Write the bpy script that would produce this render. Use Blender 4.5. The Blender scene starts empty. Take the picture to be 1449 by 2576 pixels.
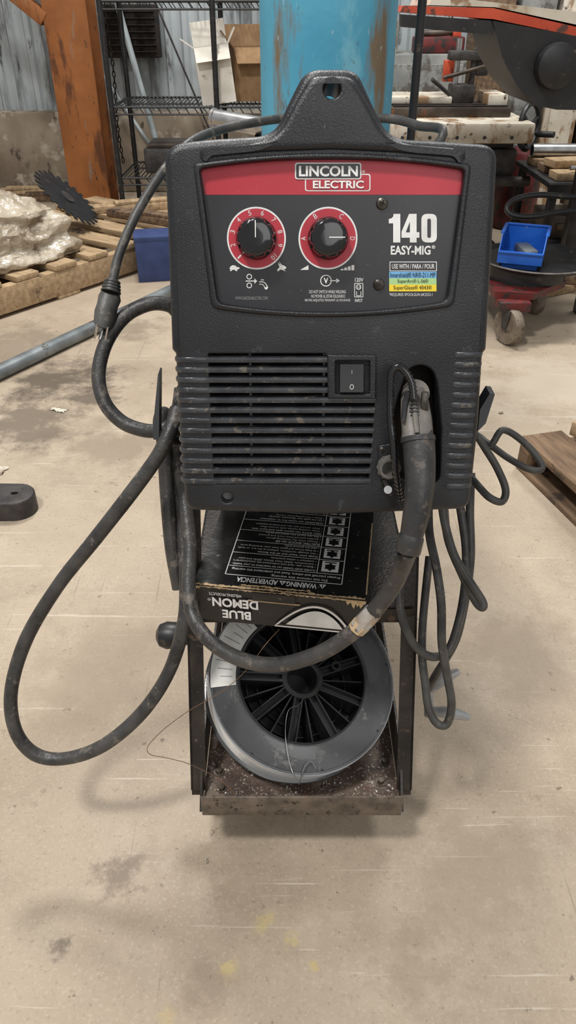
import bpy, bmesh, math, random
from mathutils import Vector, Matrix, noise
random.seed(7)
V=Vector
sc=bpy.context.scene
# ---------------------------------------------------------------- measuring helpers (camera of the photograph)
CX,CY,FP=724.5,1288.0,1850.0
TH=math.radians(34.5); HC=.91
CAM=V((0,0,HC)); FW=V((0,math.cos(TH),-math.sin(TH))); UP=V((0,math.sin(TH),math.cos(TH))); RT=V((1,0,0))
def P(px,py,z): return CAM+z*(FW+RT*((px-CX)/FP)-UP*((py-CY)/FP))
def PH(px,py,h=0.0):
    d=P(px,py,1)-CAM; return CAM+d*((h-HC)/d.z)
def PY(px,py,Y):
    d=P(px,py,1)-CAM; return CAM+d*(Y/d.y)
LEAN=math.radians(17.2)
WM=Matrix.Translation((.0352,.540,.539))@Matrix.Rotation(-LEAN,4,'X')
WI=WM.inverted()
def L(px,py,d=0.0):
    o=WI@CAM; dr=WI.to_3x3()@(P(px,py,1)-CAM); t=(d-o.y)/dr.y
    return o+dr*t
def WP(px,py,d=0.0): return WM@L(px,py,d)
# ---------------------------------------------------------------- materials
def lin(c):
    r=[]
    for v in c:
        v/=255.; r.append(v/12.92 if v<=.04045 else ((v+.055)/1.055)**2.4)
    return (*r,1)
MC={}
def mat(name,c1,c2=None,rough=.5,metal=0.,scale=12,bump=0.,bscale=None,spots=None,stretch=None,rough2=None,coat=0.,detail=5):
    if name in MC: return MC[name]
    m=bpy.data.materials.new(name); m.use_nodes=True; nt=m.node_tree; N=nt.nodes; K=nt.links
    bs=N['Principled BSDF']; bs.inputs['Roughness'].default_value=rough; bs.inputs['Metallic'].default_value=metal
    bs.inputs['Coat Weight'].default_value=coat
    tc=N.new('ShaderNodeTexCoord'); mp=N.new('ShaderNodeMapping'); K.new(tc.outputs['Object'],mp.inputs[0])
    if stretch: mp.inputs['Scale'].default_value=stretch
    nz=N.new('ShaderNodeTexNoise'); nz.inputs['Scale'].default_value=scale; nz.inputs['Detail'].default_value=detail
    K.new(mp.outputs[0],nz.inputs['Vector'])
    rp=N.new('ShaderNodeValToRGB'); rp.color_ramp.elements[0].position=.35; rp.color_ramp.elements[1].position=.68
    rp.color_ramp.elements[0].color=lin(c1); rp.color_ramp.elements[1].color=lin(c2 or c1)
    K.new(nz.outputs['Fac'],rp.inputs[0]); col=rp.outputs[0]
    for sp in (spots or []):
        sc_,th,colr,st=sp
        mp2=N.new('ShaderNodeMapping'); K.new(tc.outputs['Object'],mp2.inputs[0]); mp2.inputs['Scale'].default_value=st or (1,1,1)
        mp2.inputs['Location'].default_value=(sc_*.37,sc_*.11,0)
        n2=N.new('ShaderNodeTexNoise'); n2.inputs['Scale'].default_value=sc_; n2.inputs['Detail'].default_value=6; n2.inputs['Roughness'].default_value=.65
        K.new(mp2.outputs[0],n2.inputs['Vector'])
        mr=N.new('ShaderNodeMapRange'); mr.inputs[1].default_value=th; mr.inputs[2].default_value=th+.07
        K.new(n2.outputs['Fac'],mr.inputs[0])
        mx=N.new('ShaderNodeMix'); mx.data_type='RGBA'; K.new(mr.outputs[0],mx.inputs[0]); K.new(col,mx.inputs[6]); mx.inputs[7].default_value=lin(colr)
        col=mx.outputs[2]
    K.new(col,bs.inputs['Base Color'])
    if rough2 is not None:
        mr=N.new('ShaderNodeMapRange'); mr.inputs[3].default_value=rough; mr.inputs[4].default_value=rough2
        K.new(nz.outputs['Fac'],mr.inputs[0]); K.new(mr.outputs[0],bs.inputs['Roughness'])
    if bump:
        bsc=bscale or scale*4
        n3=N.new('ShaderNodeTexNoise'); n3.inputs['Scale'].default_value=bsc; n3.inputs['Detail'].default_value=3
        K.new(mp.outputs[0] if stretch else tc.outputs['Object'],n3.inputs['Vector'])
        bp=N.new('ShaderNodeBump'); bp.inputs['Strength'].default_value=bump; bp.inputs['Distance'].default_value=min(.004,.35/bsc)
        K.new(n3.outputs['Fac'],bp.inputs['Height']); K.new(bp.outputs[0],bs.inputs['Normal'])
    MC[name]=m; return m
SHELL=mat('black_textured_plastic',(22,23,26),(33,35,39),rough=.29,scale=14,bump=.9,bscale=800,spots=[(420,.64,(80,84,89),None),(55,.63,(52,54,57),None),(150,.68,(118,116,112),None)],rough2=.42)
CASE=mat('case_paint_black',(26,27,30),(36,37,41),rough=.45,scale=20,bump=.2,bscale=500)
RIB=mat('rib_plastic',(42,44,48),(64,66,69),rough=.3,scale=40,bump=.4,bscale=600,spots=[(90,.57,(98,92,84),None),(40,.64,(32,32,34),None)])
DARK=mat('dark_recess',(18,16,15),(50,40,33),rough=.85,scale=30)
ROCK=mat('rocker_black',(16,16,18),(22,22,24),rough=.45,scale=30)
INK=mat('ink_black',(14,16,20),rough=.5)
PANEL=mat('panel_black',(31,32,36),(43,44,48),rough=.34,scale=9,spots=[(320,.66,(88,88,88),None),(30,.66,(54,54,56),None)])
RED=mat('panel_red',(164,34,50),(182,48,62),rough=.42,scale=9,spots=[(260,.69,(196,120,120),None)])
WHITE=mat('print_white',(230,230,228),(212,212,210),rough=.5,scale=60)
GREYP=mat('print_grey',(150,150,150),(120,120,120),rough=.5,scale=60)
KNOB=mat('knob_gloss_black',(10,10,12),(17,17,20),rough=.14,scale=20,coat=.5,spots=[(150,.68,(66,62,58),None)])
PBLUE=mat('print_blue',(110,170,215),rough=.5); PGREEN=mat('print_green',(168,205,140),rough=.5); PYEL=mat('print_yellow',(236,208,50),rough=.5)
SCREW=mat('screw_black_oxide',(60,56,52),(100,96,90),rough=.35,metal=.8,scale=200)
RUBBER=mat('cable_rubber',(46,45,45),(72,70,68),rough=.42,scale=40,bump=.5,bscale=220,spots=[(60,.57,(102,95,88),None),(22,.58,(38,37,36),None)])
RUBBER2=mat('thin_cable_rubber',(50,50,50),(78,77,74),rough=.45,scale=40,bump=.2,bscale=200,spots=[(60,.58,(102,96,88),None)])
BOOT=mat('boot_rubber',(40,40,42),(60,59,59),rough=.4,scale=40,bump=.3,bscale=300,spots=[(70,.59,(88,80,74),None)])
GREYH=mat('grey_housing',(86,83,79),(122,117,110),rough=.5,scale=50,bump=.3,spots=[(70,.60,(54,52,50),None)])
CLAMP=mat('clamp_metal',(150,152,152),(186,188,188),rough=.35,metal=.4,scale=40)
GLOSS=mat('gloss_black_sleeve',(14,14,15),(24,24,26),rough=.12,coat=.5)
CARTM=mat('cart_black_steel',(34,31,29),(58,50,44),rough=.38,metal=.2,scale=30,bump=.4,bscale=250,spots=[(45,.6,(88,70,56),None),(240,.65,(128,120,110),None)])
TRAYM=mat('tray_rusty_steel',(74,59,52),(108,91,79),rough=.6,scale=30,bump=.6,bscale=300,spots=[(30,.62,(96,62,48),None),(12,.54,(120,106,92),None),(300,.58,(190,180,165),None),(140,.64,(216,210,200),None)])
LIPM=mat('tray_lip_steel',(80,71,62),(114,101,89),rough=.45,scale=60,bump=.6,bscale=500,spots=[(90,.58,(48,40,35),None)])
STEEL=mat('bright_steel',(170,170,170),(205,205,205),rough=.28,metal=1.,scale=30)
WIREM=mat('wound_wire_silver',(210,210,208),(240,240,238),rough=.28,metal=.3,scale=6)
GALV=mat('galvanised_pipe',(104,110,112),(140,146,148),rough=.4,metal=.4,scale=15,spots=[(20,.58,(88,86,82),None)])
SPOOL=mat('spool_plastic',(60,61,62),(86,87,88),rough=.2,scale=7,bump=.1,bscale=300,spots=[(40,.60,(106,105,104),None)],coat=.3)
SPOOLR=mat('spool_rim_plastic',(120,122,124),(150,152,154),rough=.25,scale=12)
SPOOLK=mat('spool_spoke_plastic',(28,29,31),(40,41,43),rough=.35,scale=20)
SPOOLD=mat('spool_plastic_dark',(14,15,16),(22,23,25),rough=.45,scale=20)
PAPER=mat('paper_label',(226,226,220),(208,206,200),rough=.7,scale=60)
BOXB=mat('carton_print_black',(24,24,25),(36,36,36),rough=.32,scale=25,spots=[(120,.63,(124,117,108),None),(18,.64,(62,60,56),None)],bump=.3,bscale=50)
CARD=mat('torn_cardboard',(178,150,112),(204,180,144),rough=.85,scale=90,bump=.5)
CARD2=mat('cardboard',(136,106,74),(162,130,94),rough=.8,scale=20)
WCARD=mat('white_cardboard',(204,198,186),(224,219,208),rough=.7,scale=15,spots=[(14,.60,(154,138,118),None)])
TANK=mat('tank_blue_paint',(68,148,178),(92,170,198),rough=.38,scale=6,bump=.15,bscale=60,
   spots=[(9,.54,(108,172,192),(1,1,.5)),(11,.61,(120,104,82),(1,1,.18)),(26,.62,(104,82,60),(1,1,.35)),(110,.66,(180,196,200),(1,1,.5)),(70,.65,(86,66,52),(1,1,.6))])
RUST=mat('post_rust',(128,76,36),(168,104,54),rough=.6,scale=5,bump=.3,spots=[(8,.54,(98,58,34),(1,1,.25)),(14,.61,(136,120,104),(1,1,.2)),(30,.62,(66,44,32),(1,1,.4))])
WALL=mat('corrugated_sheet',(184,191,194),(154,161,163),rough=.5,metal=.15,scale=3,spots=[(4,.51,(108,111,112),(1,1,.2)),(14,.58,(82,82,80),(1,1,.25))])
WBASE=mat('dirty_block_wall',(150,137,119),(110,96,82),rough=.85,scale=5,bump=.5,spots=[(6,.54,(174,164,148),None),(16,.58,(76,64,54),(1,1,.5))])
WOOD=mat('pallet_wood',(146,122,92),(182,156,122),rough=.75,scale=9,stretch=(6,1,6),bump=.4,spots=[(10,.57,(108,88,66),None)])
WOODD=mat('old_brown_wood',(88,68,51),(130,105,80),rough=.8,scale=9,stretch=(6,1,6),bump=.5,spots=[(12,.58,(62,50,40),None)])
BLK=mat('black_paint',(22,22,24),(34,34,36),rough=.42,scale=20,spots=[(40,.62,(76,64,54),None)])
CHAIN=mat('chain_steel',(44,40,38),(66,60,56),rough=.4,metal=.7)
CAST=mat('stained_white_paint',(212,206,192),(178,167,148),rough=.55,scale=8,spots=[(9,.52,(138,110,82),(1,1,.5)),(30,.59,(70,54,42),None)])
OILY=mat('oily_iron',(60,52,46),(92,82,72),rough=.4,metal=.4,scale=14,spots=[(20,.58,(116,78,52),None)])
REDO=mat('red_orange_paint',(176,62,36),(196,80,48),rough=.45,scale=12,spots=[(22,.58,(84,54,44),None)])
CREAM=mat('dirty_cream_panel',(218,211,197),(182,170,150),rough=.6,scale=8,spots=[(10,.55,(146,116,88),None)])
BLUEP=mat('blue_plastic',(22,84,176),(32,100,196),rough=.35,scale=12,spots=[(60,.64,(120,150,190),None)])
NAVY=mat('navy_box',(40,56,98),(50,68,114),rough=.5,scale=20)
REDD=mat('dolly_red',(84,24,25),(108,34,32),rough=.5,scale=20,spots=[(24,.50,(48,36,34),None)])
WHEEL=mat('grey_wheel',(100,89,78),(128,116,101),rough=.6,scale=30,spots=[(50,.56,(72,62,55),None)])
WRAP=mat('plastic_wrap',(142,128,108),(190,179,160),rough=.24,scale=10,bump=1.,bscale=70,spots=[(6,.53,(112,95,75),(1,1,2)),(40,.62,(224,220,211),(1,1,3))],coat=.4)
YEL=mat('yellow_plastic',(232,206,30),(214,186,24),rough=.4)
IRON=mat('dark_cast_iron',(50,48,48),(74,70,68),rough=.55,metal=.3,scale=30,bump=.5)
MESHG=mat('grey_cabinet',(112,114,112),(144,144,140),rough=.6,scale=10,spots=[(8,.53,(80,76,68),None)])
COPPER=mat('copper_wire',(150,120,96),(140,108,86),rough=.3,metal=.8)
TAPE=mat('silver_tape',(186,186,182),(150,130,110),rough=.35,metal=.2,scale=50,spots=[(60,.52,(70,66,62),None),(90,.6,(180,142,102),None)])
BRASS=mat('brass',(170,140,80),rough=.35,metal=.9)
PALEP=mat('pale_grey_pipe',(176,186,188),(150,160,162),rough=.45,metal=.2)
# floor
def floor_mat():
    m=bpy.data.materials.new('concrete_floor'); m.use_nodes=True; nt=m.node_tree; N=nt.nodes; K=nt.links
    bs=N['Principled BSDF']; tc=N.new('ShaderNodeTexCoord'); co=tc.outputs['Object']
    def nz(s,d=6,r=.6,off=0,st=(1,1,1),rot=0):
        mp=N.new('ShaderNodeMapping'); mp.inputs['Location'].default_value=(off,off*.7,0); mp.inputs['Scale'].default_value=st; mp.inputs['Rotation'].default_value=(0,0,rot); K.new(co,mp.inputs[0])
        n=N.new('ShaderNodeTexNoise'); n.inputs['Scale'].default_value=s; n.inputs['Detail'].default_value=d; n.inputs['Roughness'].default_value=r
        K.new(mp.outputs[0],n.inputs['Vector']); return n.outputs['Fac']
    def mr(x,a,b,o0=0,o1=1):
        n=N.new('ShaderNodeMapRange'); n.inputs[1].default_value=a; n.inputs[2].default_value=b; n.inputs[3].default_value=o0; n.inputs[4].default_value=o1
        K.new(x,n.inputs[0]); return n.outputs[0]
    def mix(f,a,c):
        n=N.new('ShaderNodeMix'); n.data_type='RGBA'; K.new(f,n.inputs[0]); K.new(a,n.inputs[6]); n.inputs[7].default_value=lin(c); return n.outputs[2]
    def mul(a,b):
        n=N.new('ShaderNodeMath'); n.operation='MULTIPLY'; K.new(a,n.inputs[0])
        if isinstance(b,(int,float)): n.inputs[1].default_value=b
        else: K.new(b,n.inputs[1])
        return n.outputs[0]
    rp=N.new('ShaderNodeValToRGB'); e=rp.color_ramp.elements; e[0].position=.3; e[1].position=.7
    e[0].color=lin((153,137,118)); e[1].color=lin((183,168,148)); K.new(nz(2.2,7,.62),rp.inputs[0]); col=rp.outputs[0]
    col=mix(mul(mr(nz(4,9,.72,3),.5,.66),.5),col,(138,123,105))
    col=mix(mul(mr(nz(7,8,.72,13),.55,.7),.35),col,(196,183,164))
    col=mix(mul(mr(nz(220,3,.65,1),.54,.74),.35),col,(208,196,178))
    col=mix(mul(mr(nz(150,4,.65,5),.58,.70),.45),col,(118,104,90))
    col=mix(mul(mr(nz(36,5,.7,9),.64,.68),.75),col,(102,88,75))
    col=mix(mul(mr(nz(18,7,.75,17),.62,.68),.5),col,(122,107,91))
    col=mix(mul(mr(nz(3,6,.6,21,(1,26,1),.6),.64,.68),.45),col,(212,203,188))
    col=mix(mul(mr(nz(2.5,6,.6,31,(30,1,1),.35),.65,.68),.4),col,(120,107,93))
    col=mix(mul(mr(nz(4,5,.6,41,(1,34,1),-.7),.66,.69),.5),col,(206,196,180))
    def spot(cx,cy,r,colr,st,sharp=.5):
        nonlocal col
        vd=N.new('ShaderNodeVectorMath'); vd.operation='DISTANCE'; K.new(co,vd.inputs[0]); vd.inputs[1].default_value=(cx,cy,0)
        ad=N.new('ShaderNodeMath'); ad.operation='MULTIPLY_ADD'; K.new(nz(.9/r+3,8,.72,cx*3),ad.inputs[0]); ad.inputs[1].default_value=r*4.5; K.new(vd.outputs['Value'],ad.inputs[2])
        f=mr(ad.outputs[0],r*(2.9+sharp),r*2.6,0,st); col=mix(f,col,colr)
    for px,py,r,c_,s in [(165,955,.15,(88,78,67),.9),(60,1065,.16,(100,89,76),.8),(330,830,.12,(120,107,91),.6),(40,870,.2,(114,102,87),.6),(230,1000,.08,(90,80,70),.8),
                         (300,1120,.14,(124,111,95),.55),(575,2440,.012,(194,174,110),.5),(665,2320,.013,(194,174,110),.4),(735,2365,.009,(194,174,110),.4),(790,2430,.006,(198,174,100),.5),
                         (300,2200,.03,(112,98,84),.7),(150,2380,.014,(98,87,76),.7),(1050,2440,.05,(142,127,109),.5),(1310,1650,.12,(142,127,109),.5),(520,2480,.03,(132,117,100),.5),
                         (1380,960,.25,(192,181,164),.5),(420,2560,.012,(180,160,106),.4),(1200,2200,.09,(144,130,112),.5),(250,1700,.15,(146,131,113),.5)]:
        q=PH(px,py); spot(q.x,q.y,r,c_,s)
    K.new(col,bs.inputs['Base Color'])
    K.new(mr(nz(2.5,6,.65,2),.38,.64,.46,.7),bs.inputs['Roughness']); bs.inputs['Specular IOR Level'].default_value=.35
    bp=N.new('ShaderNodeBump'); bp.inputs['Strength'].default_value=.25; bp.inputs['Distance'].default_value=.002
    K.new(nz(110,5,.6),bp.inputs['Height']); K.new(bp.outputs[0],bs.inputs['Normal'])
    return m
# ---------------------------------------------------------------- mesh builder
def catmull(pts,sub):
    out=[]; n=len(pts)
    for i in range(n-1):
        p0=pts[max(i-1,0)];p1=pts[i];p2=pts[i+1];p3=pts[min(i+2,n-1)]
        for k in range(sub):
            t=k/sub
            out.append(.5*((2*p1)+(p2-p0)*t+(2*p0-5*p1+4*p2-p3)*t*t+(3*p1-p0-3*p2+p3)*t**3))
    out.append(pts[-1]); return out
TXT={}
def text_mesh(body,bold):
    k=(body,bold)
    if k in TXT: return TXT[k]
    cu=bpy.data.curves.new('t','FONT'); cu.body=body; cu.size=1; cu.offset=bold; cu.resolution_u=3; cu.align_x='LEFT'
    ob=bpy.data.objects.new('t',cu); sc.collection.objects.link(ob)
    dg=bpy.context.evaluated_depsgraph_get(); dg.update()
    me=bpy.data.meshes.new_from_object(ob.evaluated_get(dg))
    vs=[v.co.copy() for v in me.vertices]; fs=[tuple(p.vertices) for p in me.polygons]
    bpy.data.objects.remove(ob); bpy.data.curves.remove(cu); bpy.data.meshes.remove(me)
    TXT[k]=(vs,fs); return TXT[k]
def fillet(pts,seg=8):
    out=[]; n=len(pts)
    for i,p in enumerate(pts):
        q=V((p[0],p[1])); r=p[2] if len(p)>2 else 0
        if r<=0: out.append(q); continue
        a=V(pts[i-1][:2])-q; b=V(pts[(i+1)%n][:2])-q
        ra=min(r,a.length*.48); rb=min(r,b.length*.48)
        A=q+a.normalized()*ra; Bp=q+b.normalized()*rb
        for k in range(seg+1):
            t=k/seg; out.append((1-t)**2*A+2*t*(1-t)*q+t*t*Bp)
    return out
def area2(p): return sum(p[i][0]*p[(i+1)%len(p)][1]-p[(i+1)%len(p)][0]*p[i][1] for i in range(len(p)))/2
def insetloop(lp,d):
    n=len(lp); out=[]
    for i in range(n):
        a=(lp[i]-lp[i-1]); b=(lp[(i+1)%n]-lp[i])
        a=a.normalized() if a.length>1e-9 else b.normalized(); b=b.normalized() if b.length>1e-9 else a
        na=V((-a.y,a.x)); nb=V((-b.y,b.x)); m=(na+nb)
        m=m.normalized() if m.length>1e-6 else na
        out.append(lp[i]+m*d/max(.5,m.dot(na)))
    return out
class B:
    def __init__(s): s.bm=bmesh.new(); s.mats=[]
    def mi(s,m):
        if m not in s.mats: s.mats.append(m)
        return s.mats.index(m)
    def add(s,t,m,smooth=True,keep=False,recalc=True):
        i=s.mi(m)
        if recalc: bmesh.ops.recalc_face_normals(t,faces=t.faces[:])
        for f in t.faces:
            f.material_index=i
            if not keep: f.smooth=smooth
        me=bpy.data.meshes.new('x'); t.to_mesh(me); s.bm.from_mesh(me); bpy.data.meshes.remove(me); t.free(); return s
    def box(s,c,size,m,rot=None,bev=0.,M=None):
        t=bmesh.new(); bmesh.ops.create_cube(t,size=1)
        for v in t.verts: v.co=V((v.co.x*size[0],v.co.y*size[1],v.co.z*size[2]))
        if bev: bmesh.ops.bevel(t,geom=t.edges[:],offset=bev,segments=2,profile=.5,affect='EDGES')
        R=(rot if isinstance(rot,Matrix) else Matrix.Rotation(rot,4,'Z')) if rot is not None else Matrix()
        X=Matrix.Translation(V(c))@R.to_4x4()
        if M is not None: X=M@X
        t.transform(X); return s.add(t,m)
    def cyl(s,p0,p1,r,m,r1=None,seg=24):
        p0=V(p0);p1=V(p1); d=p1-p0; t=bmesh.new()
        bmesh.ops.create_cone(t,cap_ends=True,segments=seg,radius1=r,radius2=r if r1 is None else r1,depth=d.length)
        t.transform(Matrix.Translation((p0+p1)/2)@d.to_track_quat('Z','Y').to_matrix().to_4x4()); return s.add(t,m)
    def loft(s,rings,m,cap=True,smooth=True,close=False):
        t=bmesh.new(); R=[[t.verts.new(p) for p in r] for r in rings]; n=len(rings[0])
        rr=range(len(R)) if close else range(len(R)-1)
        for i in rr:
            a=R[i]; b=R[(i+1)%len(R)]
            for j in range(n):
                try: t.faces.new((a[j],a[(j+1)%n],b[(j+1)%n],b[j]))
                except ValueError: pass
        if cap and not close: t.faces.new(R[0]); t.faces.new(R[-1][::-1])
        return s.add(t,m,smooth)
    def lathe(s,o,ax,prof,m,seg=48,cap=False,close=False,fn=None):
        ax=V(ax).normalized(); q=ax.to_track_quat('Z','Y').to_matrix(); o=V(o)
        rings=[]
        for r,h in prof:
            rings.append([o+q@V((max(r,1e-5)*(fn(2*math.pi*k/seg,h) if fn else 1)*math.cos(2*math.pi*k/seg),max(r,1e-5)*(fn(2*math.pi*k/seg,h) if fn else 1)*math.sin(2*math.pi*k/seg),h)) for k in range(seg)])
        return s.loft(rings,m,cap=cap,close=close)
    def tube(s,pts,r,m,seg=12,sub=8):
        pts=[V(p) for p in pts]; n=len(pts)
        rs=r if isinstance(r,(list,tuple)) else [r]*n
        c=catmull(pts,sub); rr=[]
        for i in range(n-1):
            for k in range(sub): rr.append(rs[i]+(rs[i+1]-rs[i])*k/sub)
        rr.append(rs[-1])
        T=[(c[min(i+1,len(c)-1)]-c[max(i-1,0)]).normalized() for i in range(len(c))]
        nrm=T[0].orthogonal().normalized(); rings=[]
        for i,p in enumerate(c):
            nrm=(nrm-T[i]*nrm.dot(T[i])).normalized(); bn=T[i].cross(nrm)
            rings.append([p+(nrm*math.cos(2*math.pi*k/seg)+bn*math.sin(2*math.pi*k/seg))*rr[i] for k in range(seg)])
        return s.loft(rings,m)
    def prism(s,poly,vec,m,smooth=False):
        t=bmesh.new(); vec=V(vec); a=[t.verts.new(V(p)) for p in poly]; b=[t.verts.new(V(p)+vec) for p in poly]; n=len(a)
        t.faces.new(a); t.faces.new(b[::-1])
        for i in range(n): t.faces.new((a[i],a[(i+1)%n],b[(i+1)%n],b[i]))
        return s.add(t,m,smooth)
    def poly(s,pts,m):
        t=bmesh.new(); t.faces.new([t.verts.new(V(p)) for p in pts]); return s.add(t,m,False)
    def plate(s,outer,holes,y0,y1,r,m,rh=None):
        """outline in (x,z); front at y0 (towards the viewer side, -y), back at y1, rounded front edges"""
        rh=r if rh is None else rh
        loops=[]
        o=[V((p[0],p[1])) for p in outer]
        if area2(o)<0: o.reverse()
        loops.append((o,r))
        for h in holes:
            h=[V((p[0],p[1])) for p in h]
            if area2(h)>0: h.reverse()
            loops.append((h,rh))
        t=bmesh.new(); fe=[]; be=[]
        for lp,rad in loops:
            prof=[(0,y1)]+[(rad*(1-math.cos(k*math.pi/12)),y0+rad*(1-math.sin(k*math.pi/12))) for k in range(7)] if rad>0 else [(0,y1),(0,y0)]
            R=[]
            for ins,y in prof:
                R.append([t.verts.new((p.x,y,p.y)) for p in insetloop(lp,ins)])
            n=len(lp)
            for i in range(len(R)-1):
                for j in range(n):
                    f=t.faces.new((R[i][j],R[i][(j+1)%n],R[i+1][(j+1)%n],R[i+1][j])); f.smooth=True
            for j in range(n):
                fe.append(t.edges.get((R[-1][j],R[-1][(j+1)%n]))); be.append(t.edges.get((R[0][j],R[0][(j+1)%n])))
        for es in (fe,be):
            g=bmesh.ops.triangle_fill(t,use_beauty=True,use_dissolve=False,edges=es,normal=(0,-1,0))
            for f in g['geom']:
                if isinstance(f,bmesh.types.BMFace): f.smooth=False
        return s.add(t,m,keep=True)
    def text(s,body,p0,X,Y,m,bold=.015):
        vs,fs=text_mesh(body,bold)
        if not vs: return s
        x0=min(v.x for v in vs);x1=max(v.x for v in vs);y0=min(v.y for v in vs);y1=max(v.y for v in vs)
        t=bmesh.new(); nv=[t.verts.new(V(p0)+V(X)*((v.x-x0)/(x1-x0))+V(Y)*((v.y-y0)/(y1-y0))) for v in vs]
        for f in fs:
            try: t.faces.new([nv[i] for i in f])
            except ValueError: pass
        return s.add(t,m,False,recalc=False)
    def seg(s,p,q,w,nrm,m):
        p=V(p);q=V(q);d=(q-p).normalized(); sd=d.cross(V(nrm)).normalized()*w/2
        return s.poly([p-sd,q-sd,q+sd,p+sd],m)
    def obj(s,name,parent=None,local=False,label=None,cat=None,group=None,kind=None,M=None,ang=38):
        me=bpy.data.meshes.new(name); s.bm.to_mesh(me); s.bm.free()
        for m in s.mats: me.materials.append(m)
        me.set_sharp_from_angle(angle=math.radians(ang))
        ob=bpy.data.objects.new(name,me); sc.collection.objects.link(ob)
        if M is not None: ob.matrix_world=M
        if parent is not None:
            ob.parent=parent
            if not local:
                ob.matrix_parent_inverse=PMI.get(parent.name,Matrix())
        if label: ob['label']=label
        if cat: ob['category']=cat
        if group: ob['group']=group
        if kind: ob['kind']=kind
        return ob
PMI={}
def thing(name,loc,label,cat,M=None,group=None):
    e=bpy.data.objects.new(name,None); e.empty_display_size=.05; sc.collection.objects.link(e)
    X=M if M is not None else Matrix.Translation(V(loc)); e.matrix_world=X; PMI[e.name]=X.inverted()
    e['label']=label; e['category']=cat
    if group: e['group']=group
    return e
# ================================================================= ROOM
b=B(); b.box((0,2,-.05),(14,12,.1),floor_mat()); b.obj('floor',kind='structure')
b=B(); WY=4.78
pts=[]; x=-5.0
prof=[(0,0),(.045,0),(.058,.02),(.082,.02),(.095,0)]
while x<6:
    for dx,dy in prof[:-1]: pts.append((x+dx,WY-dy))
    x+=.095
t=bmesh.new(); lo=[t.verts.new((p[0],p[1],.40)) for p in pts]; hi=[t.verts.new((p[0],p[1],3.4)) for p in pts]
for i in range(len(pts)-1): t.faces.new((lo[i],lo[i+1],hi[i+1],hi[i]))
b.add(t,WALL,False); b.box((.5,WY+.08,1.7),(11,.1,3.4),WALL); b.obj('wall_back',kind='structure')
b=B(); b.box((.5,WY-.04,.21),(11,.12,.42),WBASE,bev=.01); b.obj('baseboard_back',kind='structure')
# ================================================================= WELDING CART
cart=thing('welding_cart',(.017,.8,0),'black steel welding cart with rusty lower tray','cart')
cx=.017
b=B()
b.box((cx,.91,.083),(.247,.73,.004),TRAYM); 
b.obj('tray_floor',cart)
b=B(); b.box((cx,.541,.1),(.247,.003,.037),LIPM,bev=.001); b.obj('tray_lip',cart)
for sx in (-1,1):
    b=B(); X=cx+sx*.1245
    b.prism([(X,.545,.081),(X,.60,.135),(X,.66,.14),(X,1.27,.14),(X,1.27,.081)],(sx*.003,0,0),CARTM)
    b.obj('tray_side',cart)
LB=V((0,.569,.091)); LT=V((0,.745,.475))
def angle_leg(b,xo,sx,A,Bp,w,m,t=.003):
    d=(Bp-A).normalized(); back=d.cross(V((1,0,0))).normalized()
    if back.y<0: back=-back
    o=V((xo,0,0)); inn=V((-sx*w,0,0))
    for vec1,vec2 in ((inn,back*t),(V((-sx*t,0,0)),back*w)):
        p=[A+o,A+o+vec1,A+o+vec1+vec2,A+o+vec2]
        b.prism(p,(Bp-A),m)
for sx in (-1,1):
    b=B(); angle_leg(b,cx+sx*.140,sx,LB,LT,.019,CARTM); 
    b.prism([(cx+sx*.1395,.569,.081),(cx+sx*.1395,.60,.081),(cx+sx*.1395,.62,.13),(cx+sx*.1395,.575,.10)],(-sx*.014,0,0),CARTM)
    b.obj('leg',cart)
    b=B(); angle_leg(b,cx+sx*.140,sx,V((0,1.02,.085)),V((0,.94,.405)),.019,CARTM); b.obj('leg',cart)
b=B()
b.box((cx,.825,.3095),(.272,.32,.003),CARTM); b.box((cx,.666,.300),(.274,.003,.022),CARTM,bev=.001)
for sx in (-1,1): b.box((cx+sx*.1345,.825,.303),(.003,.32,.016),CARTM)
b.obj('shelf',cart)
b=B(); b.box((-.0012,.235,-.0035),(.262,.36,.003),CARTM,M=WM)
for sx in (-1,1): b.box((-.0012+sx*.130,.235,.004),(.003,.36,.018),CARTM,M=WM)
b.obj('top_shelf',cart)
b=B(); b.tube([(.168,1.12,.10),(.168,1.12,.6),(.168,1.12,1.16),(.167,1.125,1.2),(.16,1.14,1.23)],.0056,BLK,sub=4); b.box((.152,1.12,.12),(.034,.02,.03),CARTM); b.obj('handle_post',cart)
for X,Y in ((-.075,.66),(.11,.66),(-.075,1.18),(.11,1.18)):
    b=B(); b.box((X,Y,.0785),(.05,.05,.004),STEEL); b.box((X-.015,Y+.008,.055),(.003,.03,.046),STEEL); b.box((X+.015,Y+.008,.055),(.003,.03,.046),STEEL)
    cc=b.obj('caster',cart)
    b=B(); b.lathe((X-.011,Y+.012,.029),(1,0,0),[(.004,0),(.025,0),(.029,.003),(.029,.019),(.025,.022),(.004,.022)],BLK,seg=28)
    b.obj('wheel',cc)
b=B()
b.prism([P(386,1106,.79),P(400,1106,.79),P(401,945,.79),P(397,943,.79),P(384,1085,.79)],(0,.02,0),BLK)
b.tube([P(388,1100,.79)+V((0,.01,0)),P(430,1108,.80),P(480,1100,.83)],.005,BLK,sub=4)
b.obj('cable_hook',cart)
b=B(); b.prism([P(1202,1085,.80),P(1222,1065,.80),P(1245,992,.80),P(1232,990,.80),P(1208,1030,.80)],(0,.02,0),BLK)
b.tube([P(1207,1078,.80)+V((0,.01,0)),P(1180,1090,.81),P(1150,1095,.83)],.005,BLK,sub=4); b.obj('cable_hook',cart)
b=B(); k0=P(432,1598,.93); b.cyl(k0,V((cx-.139,k0.y,k0.z)),.009,BLK)
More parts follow.
